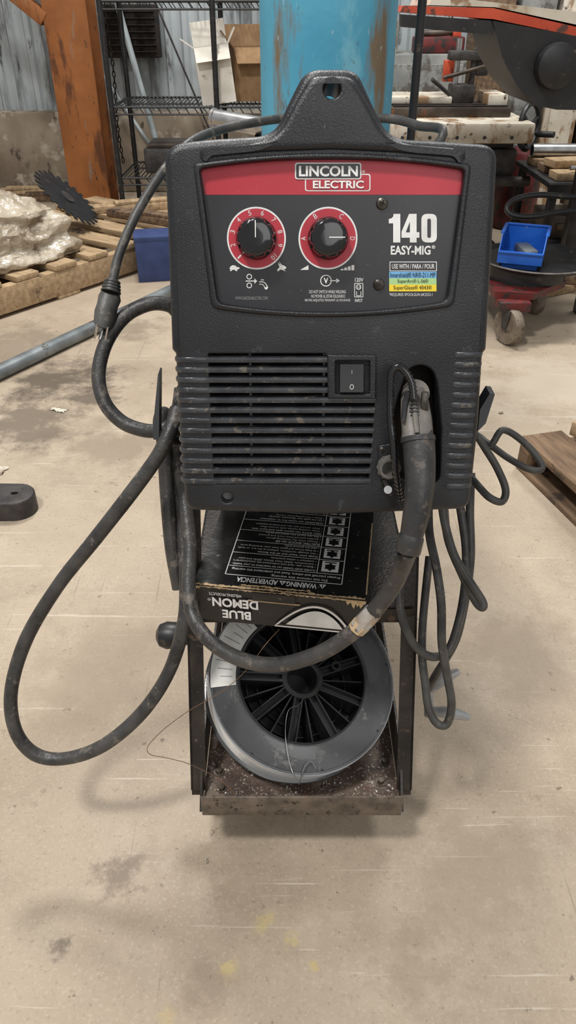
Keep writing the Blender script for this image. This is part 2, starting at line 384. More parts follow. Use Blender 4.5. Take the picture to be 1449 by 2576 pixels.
b.lathe(k0+V((.022,0,0)),(-1,0,0),[(.004,0),(.012,.002),(.0165,.014),(.0175,.028),(.014,.037),(.007,.041),(0,.042)],BLK,seg=32)
b.obj('handle_knob',cart,label='black rounded rubber knob')
# ================================================================= WELDER
wel=thing('welding_machine',None,'black plastic wire-feed welding machine with red and black control panel','welding machine',M=WM)
def m2(p): v=L(p[0],p[1]); return (v.x,v.z)
outpx=fillet([(452,1100,0),(466,1286,30),(826,1298,0),(1183,1283,30),(1205,1080,0),(1217,890,3),(1226,880,4),(1240,640,0),(1256,362,46),(1100,352,40),(980,346,50),(934,250,40),(898,170,34),(770,170,38),(726,255,40),(690,338,54),(520,348,40),(410,362,50),(420,560,0),(431,880,4),(440,890,3)])
outer=[m2(p) for p in outpx]
def bez(a,m_,c_,n=14):
    a=V(a);m_=V(m_);c_=V(c_); k=2*m_-(a+c_)/2
    return [(1-t)**2*a+2*t*(1-t)*k+t*t*c_ for t in [i/n for i in range(n+1)]]
def panel_out(e,f=None):
    f=e if f is None else f
    top=bez((503-e,425-f),(835,399-f),(1168+e,427-f)); bot=bez((1124+e,757+f),(833,784+f),(549-e,762+f))
    pts=[(*top[0],14)]+[(p.x,p.y,0) for p in top[1:-1]]+[(*top[-1],14)]+[(*bot[0],20)]+[(p.x,p.y,0) for p in bot[1:-1]]+[(*bot[-1],20)]
    return [m2(p) for p in fillet(pts,5)]
hole_panel=panel_out(0)
vent=[m2(p) for p in fillet([(524,890,4),(820,890,4),(826,1004,4),(942,1008,4),(926,1216,6),(540,1216,6)],3)]
port=[m2(p) for p in fillet([(1024,1215,25),(1106,1215,25),(1110,1080,0),(1097,935,40),(1060,915,40),(1022,930,30),(992,1040,0),(996,1185,20)],6)]
def circ(px,py,r,n=24):
    c=L(px,py); return [(c.x+r*math.cos(2*math.pi*i/n),c.z+r*math.sin(2*math.pi*i/n)) for i in range(n)]
b=B(); b.plate(outer,[hole_panel,vent,port,circ(835,226,.0066),circ(572,1252,.0050)],0,.05,.0068,SHELL,rh=.0018)
b.obj('front_shell',wel,True)
b=B(); cq_=L(572,1252,.012); b.cyl(cq_+V((0,.004,0)),cq_,.0058,GREYP); b.obj('hole_plug',wel,True,label='pale round disc inside the case hole')
fair=[m2(p) for p in fillet([(497,402,10),(520,370,20),(690,354,70),(744,250,30),(782,188,26),(886,188,26),(924,250,30),(980,358,70),(1150,370,20),(1176,404,10),(1000,388,0),(835,380,0),(670,386,0)],8)]
b=B(); b.plate(fair,[circ(835,226,.0066)],-.003,.004,.0065,SHELL,rh=.0015); b.obj('handle_fairing',wel,True)
b=B(); b.plate(panel_out(17,14),[panel_out(1)],-.003,.002,.0028,SHELL,rh=.0016); b.obj('panel_surround',wel,True)
b=B(); cs=[(-.114,.004,.01),(.114,.004,.01),(.116,.262,.022),(-.116,.262,.022)]
b.plate(fillet(cs,6),[],.045,.40,.002,CASE)
b.obj('case',wel,True)
b=B(); b.tube([(0,.04,.30),(0,.2,.31),(0,.33,.305),(0,.37,.28),(0,.375,.24)],.011,SHELL,seg=16,sub=6); b.box((0,.385,.16),(.20,.03,.2),SHELL,bev=.008); b.obj('carry_handle',wel,True)
# control panel
D=.0045
b=B(); b.plate(panel_out(3),[],D,.02,.0,PANEL)
panel=b.obj('control_panel',wel,True)
def LD(px,py,k=1): return L(px,py,D-.00025*k)
def ptext(b,body,x0,y0,x1,y1,m,bold=.015,k=2):
    bl=LD(x0,y1,k); b.text(body,bl,LD(x1,y1,k)-bl,LD(x0,y0,k)-bl,m,bold)
b=B(); top=bez((505,424),(835,402),(1166,426))
b.poly([LD(p.x,p.y) for p in top]+[LD(1158,490),LD(516,490)],RED); b.obj('red_stripe',panel,True)
def rrect(x0,y0,x1,y1,r,k): return [LD(p[0],p[1],k) for p in fillet([(x0,y0,r),(x1,y0,r),(x1,y1,r),(x0,y1,r)],4)]
b=B()
b.poly(rrect(767,437,932,481,7,2),WHITE); b.poly(rrect(770,440,929,478,5,3),RED)
b.poly(rrect(742,409,909,451,7,4),WHITE); b.poly(rrect(745,412,906,448,5,5),PANEL)
ptext(b,'LINCOLN',752,417,900,444,WHITE,.03,6); ptext(b,'ELECTRIC',787,454,915,474,WHITE,.03,6); ptext(b,'®',911,428,918,436,WHITE,0,6)
b.obj('logo_badge',panel,True)
NRM=V((0,-1,0))
b=B()
def gl_(pts,m=WHITE,k=2): b.poly([LD(p[0],p[1],k) for p in fillet(pts,5)],m)
gl_([(990,538),(1007,538),(1007,610),(989,610),(989,562),(978,562),(978,551),(985,549),(989,545)])
gl_([(1029,538),(1048,538),(1048,584),(1055,584),(1055,598),(1048,598),(1048,610),(1031,610),(1031,598),(1010,598),(1010,583)])
gl_([(1031,558),(1031,584),(1021,584)],PANEL,3)
gl_([(1060,538,15),(1099,538,15),(1099,610,15),(1060,610,15)]); gl_([(1075,550,5),(1084,550,5),(1084,598,5),(1075,598,5)],PANEL,3)
ptext(b,'EASY-MIG',983,618,1083,641,WHITE,.028); ptext(b,'®',1086,617,1095,626,WHITE)
b.poly(rrect(980,658,1099,682,1,2),WHITE); b.poly(rrect(982,660,1097,680,1,3),PANEL); ptext(b,'USE WITH / PARA / POUR',986,664,1093,676,WHITE,.012,4)
b.poly(rrect(979,683,1098,700,1,2),PBLUE); b.poly(rrect(979,700,1098,716,1,2),PGREEN); b.poly(rrect(979,716,1098,733,1,2),PYEL)
ptext(b,'Innershield® NR®-211-MP',982,685,1095,698,INK,.0,3.6); ptext(b,'SuperArc® L-56®',1000,702,1077,714,INK,.0,3.6); ptext(b,'SuperGlaze® 4043®',990,718,1086,731,INK,.0,3.6)
ptext(b,'*REQUIRES SPOOLGUN #K2532-1',979,737,1088,746,WHITE,.0)
ptext(b,'DO NOT SWITCH WHILE WELDING',778,730,870,738,WHITE,.0); ptext(b,'NO MOVER AL ESTAR SOLDANDO',783,741,868,749,WHITE,.0); ptext(b,'NE PAS ADJUSTEZ PENDANT LE SOUDAGE',767,752,881,760,WHITE,.0)
ptext(b,'WWW.LINCOLNELECTRIC.COM',592,746,673,754,GREYP,.0); ptext(b,'120V',893,699,914,709,WHITE,.01); ptext(b,'INPUT',893,752,912,760,WHITE,.01)
def sg(pts,w=2,m=WHITE):
    for p,q in zip(pts[:-1],pts[1:]): b.seg(LD(*p,2),LD(*q,2),w*.00030,NRM,m)
def ci(px,py,r,w=2):
    sg([(px+r*math.cos(a*math.pi/8),py+r*1.02*math.sin(a*math.pi/8)) for a in range(17)],w)
sg([(892,713),(913,713),(913,747),(892,747),(892,713)],1.8); ci(902,722,6,1.8); sg([(900,719),(900,726)],1.6); sg([(905,719),(905,726)],1.6); sg([(897,733),(897,744),(908,744),(908,733)],1.8)
ci(627,696,6,2.3); ci(627,718,6,2.3); sg([(618,707),(640,707)],2.6); b.poly([LD(640,700,2),LD(640,714,2),LD(647,707,2)],WHITE)
sg([(652,709),(662,709),(668,713),(673,722)],2.6); sg([(652,715),(660,715),(664,719),(666,724)],1.8); sg([(656,704),(664,704)],2.6)
b.poly([LD(664,722,2),LD(675,722,2),LD(672,728,2),LD(667,728,2)],WHITE)
ci(820,706,13.5,2.4); ptext(b,'V',814,699,826,713,WHITE,.04); sg([(830,706),(848,706)],2.6); b.poly([LD(846,700,2),LD(846,712,2),LD(855,706,2)],WHITE)
b.poly([LD(755,679,2),LD(776,679,2),LD(776,667,2)],WHITE)
for i in range(4): b.poly([LD(857+i*9,680,2),LD(864+i*9,680,2),LD(864+i*9,676-i*3.2,2),LD(857+i*9,677-i*3.2,2)],WHITE)
b.poly([LD(x,y,2) for x,y in [(577,676),(580,670),(585,667),(592,668),(596,672),(601,672),(603,675),(599,678),(596,678),(597,682),(593,682),(591,679),(584,679),(582,682),(578,682),(580,678)]],WHITE)
b.poly([LD(x,y,2) for x,y in [(699,661),(706,667),(701,657),(709,666),(714,668),(720,672),(719,676),(714,677),(719,683),(713,680),(706,678),(699,683),(697,679),(703,672)]],WHITE)
b.obj('printed_lettering',panel,True)
def dial(px,py,labels,pointer_ang):
    c=L(px,py,D-.0004)
    b=B(); R=.0237
    b.lathe(c,(0,-1,0),[(.0,.0),(R,.0),(R,-.0001)],WHITE,seg=72); b.lathe(c+V((0,-.0002,0)),(0,-1,0),[(0,0),(R*.945,0)],RED,seg=72)
    for a,tx,w,h in labels:
        a=math.radians(a); up=V((math.sin(a),0,math.cos(a))); rt=V((math.cos(a),0,-math.sin(a)))
        cc=c+up*R*.83+V((0,-.0004,0)); b.text(tx,cc-rt*w/2-up*h/2,rt*w,up*h,WHITE,.0)
    b.obj('dial_ring',panel,True)
    b=B()
    fl=lambda a,h: 1-(.075*max(0,math.cos(7*a))**2 if .003<h<.0145 else .02*max(0,math.cos(7*a))**2)
    kc=c+V((0,-.0008,0))
    b.lathe(kc,(0,-1,0),[(.0160,0),(.0164,.0015),(.0160,.003),(.0150,.0045),(.0148,.010),(.0144,.0135),(.0135,.0152),(.0115,.0162),(.006,.0165),(0,.0165)],KNOB,seg=84,fn=fl)
    kn=b.obj('knob',panel,True)
    b=B(); a=math.radians(pointer_ang); up=V((math.sin(a),0,math.cos(a))); q=kc+V((0,-.0168,0))
    b.seg(q+up*.000,q+up*.0125,.0008,NRM,WHITE)
    b.obj('pointer_mark',kn,True)
dial(645,600,[(-135+30*i,str(i+1),(.0013 if i==0 else .0023) if i<9 else .0042,.0038) for i in range(10)],0)
dial(825,600,[(-90,'A',.0028,.0038),(-32,'B',.0025,.0038),(32,'C',.0026,.0038),(90,'D',.0026,.0038)],90)
def screw(px,py,d,r=.0047,par=wel,name='screw'):
    b=B(); c=L(px,py,d)
    b.lathe(c,(0,-1,0),[(r*1.0,0),(r,.0008),(r*.9,.0022),(r*.55,.0032),(0,.0034)],SCREW,seg=28)
    for a in (.4,.4+math.pi/2):
        up=V((math.sin(a),0,math.cos(a))); b.seg(c+V((0,-.00355,0))-up*r*.5,c+V((0,-.00355,0))+up*r*.5,r*.26,NRM,DARK)
    return b.obj(name,par,True)
screw(961,512,D); screw(953,716,D)
screw(961,1130,-.001,.003)
# vents
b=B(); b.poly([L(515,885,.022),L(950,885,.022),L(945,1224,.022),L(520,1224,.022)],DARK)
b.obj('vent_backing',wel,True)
b=B(); n=13
def rib(b,lz,rz,h,m=RIB):
    prof=[(.0010,-h*.62),(-.0010,-h*.50),(-.0016,-h*.1),(-.0012,h*.35),(.0004,h*.5),(.013,h*.95),(.014,h*.7),(.006,-h*.45)]
    t=bmesh.new(); A=[t.verts.new((lz.x,p,lz.z+q)) for p,q in prof]; Bq=[t.verts.new((rz.x,p,rz.z+q)) for p,q in prof]
    t.faces.new(A); t.faces.new(Bq[::-1])
    for j in range(len(prof)): t.faces.new((A[j],A[(j+1)%len(prof)],Bq[(j+1)%len(prof)],Bq[j]))
    b.add(t,m,True)
for i in range(n):
    y=905+i*25.4
    x0=500+ (y-890)*.055; x1=824 if y<1000 else 945-(y-1008)*.065
    rib(b,L(x0,y,0),L(x1,y,0),.0044)
for px in (632,813):
    b.box(((L(px,1050,.01).x),.012,(L(px,890,0).z+L(px,1216,0).z)/2),(.0022,.012,L(px,890,0).z-L(px,1216,0).z),RIB)
b.obj('vent_grille',wel,True)
for side in (-1,1):
    b=B()
    for i in range(14 if side>0 else 13):
        y=(892 if side>0 else 905)+i*25.4
        if side<0: xo=438+(y-890)*.052; xi=526+(y-890)*.055
        else: xo=1218-(y-890)*.085; xi=1144-(y-890)*.085
        o=L(xo,y,0); q=L(xi,y,0)
        x_out=o.x+side*.0002
        path=[(q.x,.0012),(q.x+side*.003,-.0012),(x_out-side*.010,-.0012),(x_out-side*.0055,.0002),(x_out-side*.0020,.0030),(x_out-side*.0003,.008),(x_out,.016),(x_out,.048)]
        nr=[(0,-1),(0,-1),(0,-1),(side*.5,-.87),(side*.8,-.6),(side,-.1),(side,0),(side,0)]
        rings=[]
        for (X,Y),(nx,ny) in zip(path,nr):
            hz=.0021
            rings.append([V((X-nx*.002,Y-ny*.002,o.z-hz*1.15)),V((X+nx*.0004,Y+ny*.0004,o.z-hz)),V((X+nx*.0009,Y+ny*.0009,o.z-hz*.3)),V((X+nx*.0009,Y+ny*.0009,o.z+hz*.5)),V((X+nx*.0003,Y+ny*.0003,o.z+hz)),V((X-nx*.002,Y-ny*.002,o.z+hz*1.1))])
        b.loft(rings,RIB)
    b.obj('side_rib_panel',wel,True)
# power switch
b=B(); f=[m2(p) for p in fillet([(823,891,5),(946,891,5),(945,1002,5),(824,1002,5)],3)]
inn=[m2(p) for p in fillet([(842,906,4),(930,906,4),(929,990,4),(843,990,4)],3)]
b.plate(f,[inn],-.004,.006,.0015,SHELL,rh=.001)
b.plate([m2(p) for p in [(840,903),(932,903),(932,993),(840,993)]],[],.0,.008,0,ROCK)
sws=b.obj('power_switch',wel,True)
b=B(); cz=L(884,950,0); w=.0098; hz=(L(884,917,0).z-L(884,985,0).z)/2
t=[(-.0015,-hz),(-.0062,-hz),(-.0035,0),(-.0018,hz),(.002,hz),(.002,-hz)]
b.prism([(cz.x-w,p,cz.z+q) for p,q in t],(2*w,0,0),ROCK)
cq=cz+V((0,-.0060,-hz*.62))
for a in range(12):
    a0=a*math.pi/6;a1=(a+1)*math.pi/6; b.seg(cq+V((.0015*math.cos(a0),0,.0019*math.sin(a0))),cq+V((.0015*math.cos(a1),0,.0019*math.sin(a1))),.0005,NRM,WHITE)
b.seg(cz+V((0,-.0036,.0035)),cz+V((0,-.0032,.0065)),.0006,NRM,GREYP)
b.obj('rocker',sws,True)
# torch port
b=B(); b.plate([m2(p) for p in fillet([(985,905,30),(1110,905,30),(1122,1240,30),(985,1240,20)],5)],[],.03,.033,0,DARK)
b.cyl(L(1045,990,.032),L(1045,990,.006),.012,GREYH)
b.plate([m2(p) for p in fillet([(948,1120,12),(1000,1112,10),(1008,1235,10),(960,1215,12)],4)],[],-.003,.001,.001,SHELL)
c_=L(976,1172,-.003); b.lathe(c_,(0,-1,0),[(.0092,0),(.0098,.002),(.0098,.009),(.0085,.011),(.0065,.011),(.0062,.004),(0,.004)],GREYH,seg=32)
for k in range(12):
    a=k*math.pi/6; b.box(c_+V((.0098*math.cos(a),-.0055,.0098*math.sin(a))),(.0012,.006,.0012),GREYH)
b.cyl(L(976,1232,-.004),L(976,1232,-.012),.0036,CLAMP,seg=12); b.cyl(L(985,1245,-.006),L(966,1205,-.006),.0022,IRON)
b.obj('torch_port',wel,True)
# power cord and plug
b=B()
cord=[WM@V((.02,.41,.2)),V((.10,.99,.69)),P(1110,350,.86),P(1050,316,.90),P(970,298,.93),P(850,300,.96),P(740,297,.95),P(660,305,.93),P(560,325,.90),P(480,358,.86),P(410,432,.83),P(345,535,.82),P(300,640,.82),P(283,712,.82)]
b.tube(cord,.0053,RUBBER2,seg=12)
pc=b.obj('power_cord',wel,False)
b=B()
b.tube([P(284,705,.82),P(279,735,.82)],[.0075,.0105],RUBBER2,sub=1)
for k in range(4): b.tube([P(283.5-k*1.4,708+k*8,.82),P(283-k*1.4,711+k*8,.82)],.009+.0008*k,RUBBER2,sub=1)
dn=(P(262,800,.82)-P(279,735,.82)).normalized(); sd=V((dn.z,0,-dn.x)).normalized()*-1
sect=lambda c,w,h: [c+sd*w*math.cos(a)+V((0,1,0))*h*math.sin(a) for a in [i*math.pi/10 for i in range(20)]]
b.loft([sect(P(279,735,.82),.010,.008),sect(P(276,750,.82),.0125,.010),sect(P(270,770,.82),.0115,.011),sect(P(266,788,.82),.0125,.011),sect(P(260,815,.82),.011,.010),sect(P(259,819,.82),.009,.008)],RUBBER2)
base=P(260,818,.82)
for o in (sd*.006,-sd*.006):
    b.box(base+o+dn*.008,(.0018,.006,.018),STEEL,rot=Matrix.Rotation(math.atan2(-dn.x,-dn.z),4,'Y'))
b.cyl(base+V((0,.006,0)),base+V((0,.006,0))+dn*.019,.0023,STEEL,seg=10)
b.obj('power_plug',pc)
# ================================================================= TORCH LEAD (thick)
tl=thing('torch_lead',WP(1045,1000,-.02),'thick grey-black rubber torch cable with moulded grip, looped over cart hooks','cable')
wx=WM.to_3x3()@V((1,0,0)); wy=WM.to_3x3()@V((0,-1,0))
def oval(c,w,h,n=24,e=.75):
    o=[]
    for k in range(n):
        a=2*math.pi*k/n; ca,sa=math.cos(a),math.sin(a)
        o.append(V(c)+wx*w*math.copysign(abs(ca)**e,ca)+wy*h*math.copysign(abs(sa)**e,sa))
    return o
b=B()
b.loft([oval(WP(1040,968,.016),.006,.007),oval(WP(1040,976,.006),.0085,.008),oval(WP(1043,1005,-.008),.0115,.010),oval(WP(1047,1050,-.016),.0128,.011),oval(WP(1050,1090,-.023),.0128,.0115),oval(WP(1051,1104,-.026),.0135,.012)],GREYH)
b.tube([WP(1040,985,-.016),WP(1043,1030,-.024),WP(1049,1090,-.036)],[.0022,.0026,.002],GREYH,seg=8)
for k in range(4): b.tube([WP(1030,1008+k*9,-.0225-k*.0015),WP(1052,1008+k*9,-.0225-k*.0015)],.0011,BOOT,seg=6,sub=1)
b.box(WP(1068,1010,-.020),(.006,.004,.016),SCREW,rot=WM.to_3x3().to_4x4(),bev=.001)
b.obj('grip_housing',tl)
b=B(); b.prism([WP(1020,985,-.014),WP(1012,1010,-.018),WP(1010,1055,-.024),WP(1016,1062,-.024),WP(1022,1020,-.018),WP(1028,985,-.014)],wy*.004,BOOT); b.obj('trigger',tl)
b=B()
b.tube([WP(1051,1100,-.026),WP(1052,1112,-.0275)],[.0144,.0144],BOOT,seg=22,sub=2)
b.tube([WP(1051,1098,-.026),WP(1053,1108,-.027),WP(1056,1160,-.034),WP(1056,1220,-.040),WP(1048,1285,-.044),WP(1036,1345,-.045),WP(1031,1362,-.045),WP(1027,1385,-.044)],[.0124,.0134,.0130,.0124,.0112,.0098,.0100,.0094],BOOT,seg=22)
b.tube([WP(1034,1348,-.045),WP(1033,1353,-.045),WP(1027,1385,-.044),WP(1026,1388,-.044)],[.0100,.0112,.0108,.0098],BOOT,seg=22,sub=2)
b.obj('strain_relief_boot',tl)
r=.0081
path=[WP(1028,1380,-.044),P(1012,1425,.660),P(985,1480,.680),P(930,1550,.700),P(875,1600,.715),P(800,1645,.73),P(700,1672,.75),P(610,1660,.77),P(535,1618,.79),P(490,1560,.81),P(475,1480,.82),P(478,1380,.83),P(468,1280,.84),P(450,1160,.85),P(430,1070,.85),P(412,1040,.845),P(402,1065,.84),P(412,1120,.84),P(420,1250,.85),P(432,1380,.86),P(450,1480,.87)]
b=B(); b.tube(path,r,RUBBER,seg=16,sub=8)
b.obj('cable',tl)
b=B()
loop1=[P(445,1030,.80),P(428,1085,.79),P(395,1150,.79),P(330,1240,.80),P(240,1355,.82),P(145,1475,.84),P(65,1610,.86),P(28,1740,.87),P(40,1840,.88),P(90,1898,.89),P(165,1908,.89),P(260,1875,.88),P(355,1795,.87),P(425,1690,.86),P(462,1570,.85),P(468,1470,.85),P(462,1370,.86),P(445,1250,.865),P(432,1150,.87),P(430,1090,.87)]
b.tube(loop1,[.0080+.0003*math.sin(k*2.3) for k in range(len(loop1))],RUBBER,seg=16,sub=8); b.obj('cable',tl)
b=B()
loop2=[P(450,790,.84),P(425,768,.835),P(375,765,.83),P(315,795,.83),P(268,860,.83),P(248,940,.83),P(262,1010,.83),P(305,1060,.83),P(360,1082,.83),P(405,1082,.835),P(432,1065,.84),P(448,1030,.845),P(455,980,.85)]
b.tube(loop2,.0080,RUBBER,seg=16,sub=8); b.obj('cable',tl)
b=B()
tp=[P(940,1538,.697),P(922,1558,.7022),P(900,1579,.7080)]
b.tube(tp,[.0088,.0092,.0088],TAPE,seg=9,sub=3); b.tube([P(912,1567,.705),P(896,1584,.709)],[.0095,.0088],CARD,seg=7,sub=2)
b.obj('torn_tape_wrap',tl,label='torn silver tape wrap')
b=B()
sl=[WP(1040,1000,-.026),WP(1036,965,-.024),WP(1020,935,-.022),WP(1000,922,-.02),WP(985,940,-.02),WP(982,990,-.02),WP(983,1060,-.022),WP(990,1120,-.024),WP(994,1180,-.024),WP(1003,1225,-.02),WP(1008,1255,-.012)]
b.tube(sl,.0029,GLOSS,seg=10,sub=6)
c=catmull([V(p) for p in sl],8)
for i in range(0,len(c)-1,2 ):
    d=(c[min(i+1,len(c)-1)]-c[i-1 if i else 0]).normalized(); b.tube([c[i]-d*.0006,c[i]+d*.0006],.0036,GLOSS,seg=10,sub=1)
b.obj('trigger_wire_sleeve',tl,label='glossy black corrugated wire sleeve')
# ================================================================= THIN LEADS on the other side
gl=thing('ground_lead',P(1100,1500,.85),'thin grey ground cable hanging in loops with a metal clamp','cable')
r2=.0050
b=B(); b.tube([P(1085,1170,.80),P(1105,1220,.79),P(1118,1310,.79),P(1142,1395,.79),P(1180,1460,.79),P(1212,1510,.79),P(1214,1528,.79),P(1196,1512,.795),P(1160,1440,.80),P(1128,1360,.81),P(1118,1280,.83),P(1120,1210,.85)],r2*.92,RUBBER2); b.obj('cable',gl)
b=B(); b.tube([P(1020,1410,.84),P(1004,1480,.83),P(1010,1550,.83),P(1040,1620,.84),P(1085,1652,.85),P(1128,1635,.86),P(1155,1560,.86),P(1170,1470,.86),P(1172,1380,.86),P(1160,1290,.86),P(1150,1230,.87)],r2,RUBBER2); b.obj('cable',gl)
b=B(); b.tube([P(1078,1250,.86),P(1080,1340,.84),P(1098,1430,.83),P(1110,1520,.83),P(1112,1620,.84),P(1125,1700,.86),P(1136,1770,.87),P(1125,1820,.88),P(1100,1820,.88),P(1078,1780,.88),P(1070,1720,.88),P(1062,1650,.88),P(1064,1560,.89),P(1080,1400,.9)],r2,RUBBER2); b.obj('cable',gl)
b=B(); b.tube([P(1185,1190,.86),P(1182,1290,.86),P(1184,1400,.86),P(1172,1500,.87),P(1150,1600,.88),P(1120,1660,.89),P(1095,1700,.92),P(1080,1730,.95)],r2,RUBBER2); b.obj('cable',gl)
b=B(); b.tube([P(1150,1060,.84),P(1195,1092,.82),P(1222,1130,.82),P(1252,1180,.82),P(1272,1232,.82),P(1262,1262,.82),P(1232,1252,.82),P(1205,1225,.83),P(1180,1195,.85)],r2*.85,RUBBER2); b.obj('cable',gl)
b=B(); b.tube([P(1170,1080,.86),P(1205,1098,.84),P(1235,1118,.83),P(1265,1082,.83),P(1315,1110,.83),P(1355,1155,.83),P(1362,1180,.83),P(1330,1180,.83),P(1275,1150,.84),P(1215,1108,.85),P(1160,1090,.87)],r2*.78,RUBBER2); b.obj('cable',gl)
b=B()
for p0,p1 in (((1080,1735),(1155,1688)),((1085,1790),(1183,1806))):
    A=P(p0[0],p0[1],1.02); Bq=P(p1[0],p1[1],1.0); b.tube([A,(A+Bq)/2+V((0,0,.004)),Bq],[.006,.009,.004],CLAMP,seg=8,sub=3)
A=P(1078,1720,1.02); Bq=P(1080,1800,1.03); b.cyl(A,Bq,.007,CLAMP)
b.obj('ground_clamp',gl,label='silver metal spring clamp')
# ================================================================= GAS CYLINDER
gc=thing('gas_cylinder',(.053,1.166,.085),'tall faded blue steel gas cylinder with rust stains','gas cylinder')
b=B()
b.lathe((.053,1.166,.0855),(0,0,1),[(0,0),(.08,0),(.089,.01),(.0905,.03),(.0905,1.06),(.086,1.12),(.07,1.17),(.045,1.2),(.028,1.21),(.025,1.25),(0,1.25)],TANK,seg=72); b.obj('bottle',gc)
b=B(); b.cyl((.053,1.166,1.33),(.053,1.166,1.40),.013,BRASS); b.cyl((.053,1.166,1.38),(.053,1.12,1.38),.009,BRASS); b.lathe((.053,1.166,1.40),(0,0,1),[(0,0),(.03,.002),(.032,.01),(.0,.014)],BLK,seg=24); b.obj('valve',gc)
# ================================================================= CARTON
BW,BD,BH=.1985,.21,.053
BM=Matrix.Translation((-.109,.648,.3112))@Matrix.Rotation(math.radians(-8.1),4,'Z')
bx=thing('welding_wire_carton',None,'flat black printed carton with torn cardboard edge','box',M=BM)
b=B()
t=bmesh.new(); bmesh.ops.create_cube(t,size=1)
bmesh.ops.subdivide_edges(t,edges=t.edges[:],cuts=14,use_grid_fill=True)
for v in t.verts:
    p=V(((v.co.x+.5)*BW,(v.co.y+.5)*BD,(v.co.z+.5)*BH))
    if abs(v.co.y+.5)<.01: p.y+=noise.noise(p*45)*.0012
    v.co=p
b.add(t,BOXB)
b.obj('carton_body',bx,True)
b=B(); random.seed(3)
def ragged(x0,x1,y,z,wmax):
    n=int((x1-x0)/.0022); up=[];lo=[]
    for i in range(n+1):
        x=x0+(x1-x0)*i/n; up.append(V((x,y+random.uniform(.0003,wmax)*(.4+.6*abs(noise.noise(V((x*60,z*50,0)))*2)),z))); lo.append(V((x,y-random.uniform(.0003,.0016),z-.0003)))
    return up+lo[::-1]
b.poly(ragged(.002,.197,.0014,BH+.0004,.0048),CARD); b.poly(ragged(.055,.135,.006,BH+.0006,.0034),CARD)
def rag_front(x0,x1,z,wmax):
    n=int((x1-x0)/.0018); a_=[];c_=[]
    for i in range(n+1):
        x=x0+(x1-x0)*i/n; a_.append(V((x,-.0019,z))); c_.append(V((x,-.0019,z-random.uniform(.0004,wmax))))
    return a_+c_[::-1]
b.poly(rag_front(.001,.198,BH+.0002,.0026),CARD)
b.poly(rag_front(.176,.198,BH-.001,.012),CARD); b.poly(rag_front(.0,.008,BH-.001,.008),CARD)
b.box((.094,-.0016,BH-.0150),(.060,.001,.0012),CARD); b.box((.094,-.0024,BH-.007),(.050,.002,.012),BOXB,bev=.0008)
b.box((.1978,.08,BH-.001),(.0016,.14,.0022),CARD); b.box((.0006,.12,BH-.001),(.0014,.1,.0018),CARD)
for xx,ww in ((.158,.016),(.03,.010),(.108,.012)):
    b.prism([V((xx-ww/2,-.001,BH)),V((xx+ww/2,-.001,BH)),V((xx+ww*.35,-.008,BH+.003)),V((xx-ww*.1,-.006,BH+.004))],(0,0,.0008),CARD)
b.obj('torn_edge',bx,True)
b=B(); z=BH+.0009
def tri(xc,yc,s_):
    b.poly([V((xc+s_,yc+s_*.9,z)),V((xc-s_,yc+s_*.9,z)),V((xc,yc-s_*.9,z))],WHITE); b.poly([V((xc-.0006,yc+s_*.6,z+.0002)),V((xc+.0006,yc+s_*.6,z+.0002)),V((xc+.0006,yc-s_*.3,z+.0002)),V((xc-.0006,yc-s_*.3,z+.0002))],BOXB)
# the print is turned half round, so from the front of the cart it reads upside down
def tt(body,xr,yt,w,h,m=WHITE,bold=.02):
    b.text(body,V((xr,yt,z)),V((-w,0,0)),V((0,-h,0)),m,bold)
tt('WARNING',.141,.0195,.035,.0088,bold=.03); tri(.1475,.0155,.0042)
tt('ADVERTENCIA',.096,.0195,.048,.0088,bold=.03); tri(.1015,.0155,.0042)
fx0,fx1,fy0,fy1=.033,.169,.0225,.2
def fl(p,q,w=.0011): b.seg(V((*p,z)),V((*q,z)),w,(0,0,1),WHITE)
fl((fx0,fy0),(fx1,fy0));fl((fx0,fy1),(fx1,fy1));fl((fx0,fy0),(fx0,fy1));fl((fx1,fy0),(fx1,fy1)); 
tt('Do not remove this warning.',.152,.0298,.066,.0052,bold=.01); tt('Protect yourself and others. Read and understand this warning.',.166,.0366,.128,.0052,bold=.01)
rows=[(.040,.066),(.066,.090),(.090,.113),(.113,.136),(.136,.158),(.158,.18)]
heads=['FUMES AND GASES can be hazardous to your health.',"Keep your head out of the fumes.",'ELECTRIC SHOCK can kill.','ARC RAYS can injure eyes and burn skin.','WELDING can cause fire or explosion.','Read the Safety Data Sheet (SDS).']
body=[['Before use, read and understand the manufacturer\'s','instructions, Safety Data Sheets (SDS) and your','employer\'s safety practices.'],['Use enough ventilation, exhaust at the arc, or both,','to keep fumes and gases from your breathing zone','and the general area.'],['Always wear dry insulating gloves.','Insulate yourself from work and ground.','Do not touch live electrical parts.'],['Wear welding helmet with correct filter.','Wear correct eye, ear, and body protection.'],['Do not weld near flammable material.','Keep a fire extinguisher nearby.'],['American National Standard Z49.1','Safety in Welding and Cutting']]
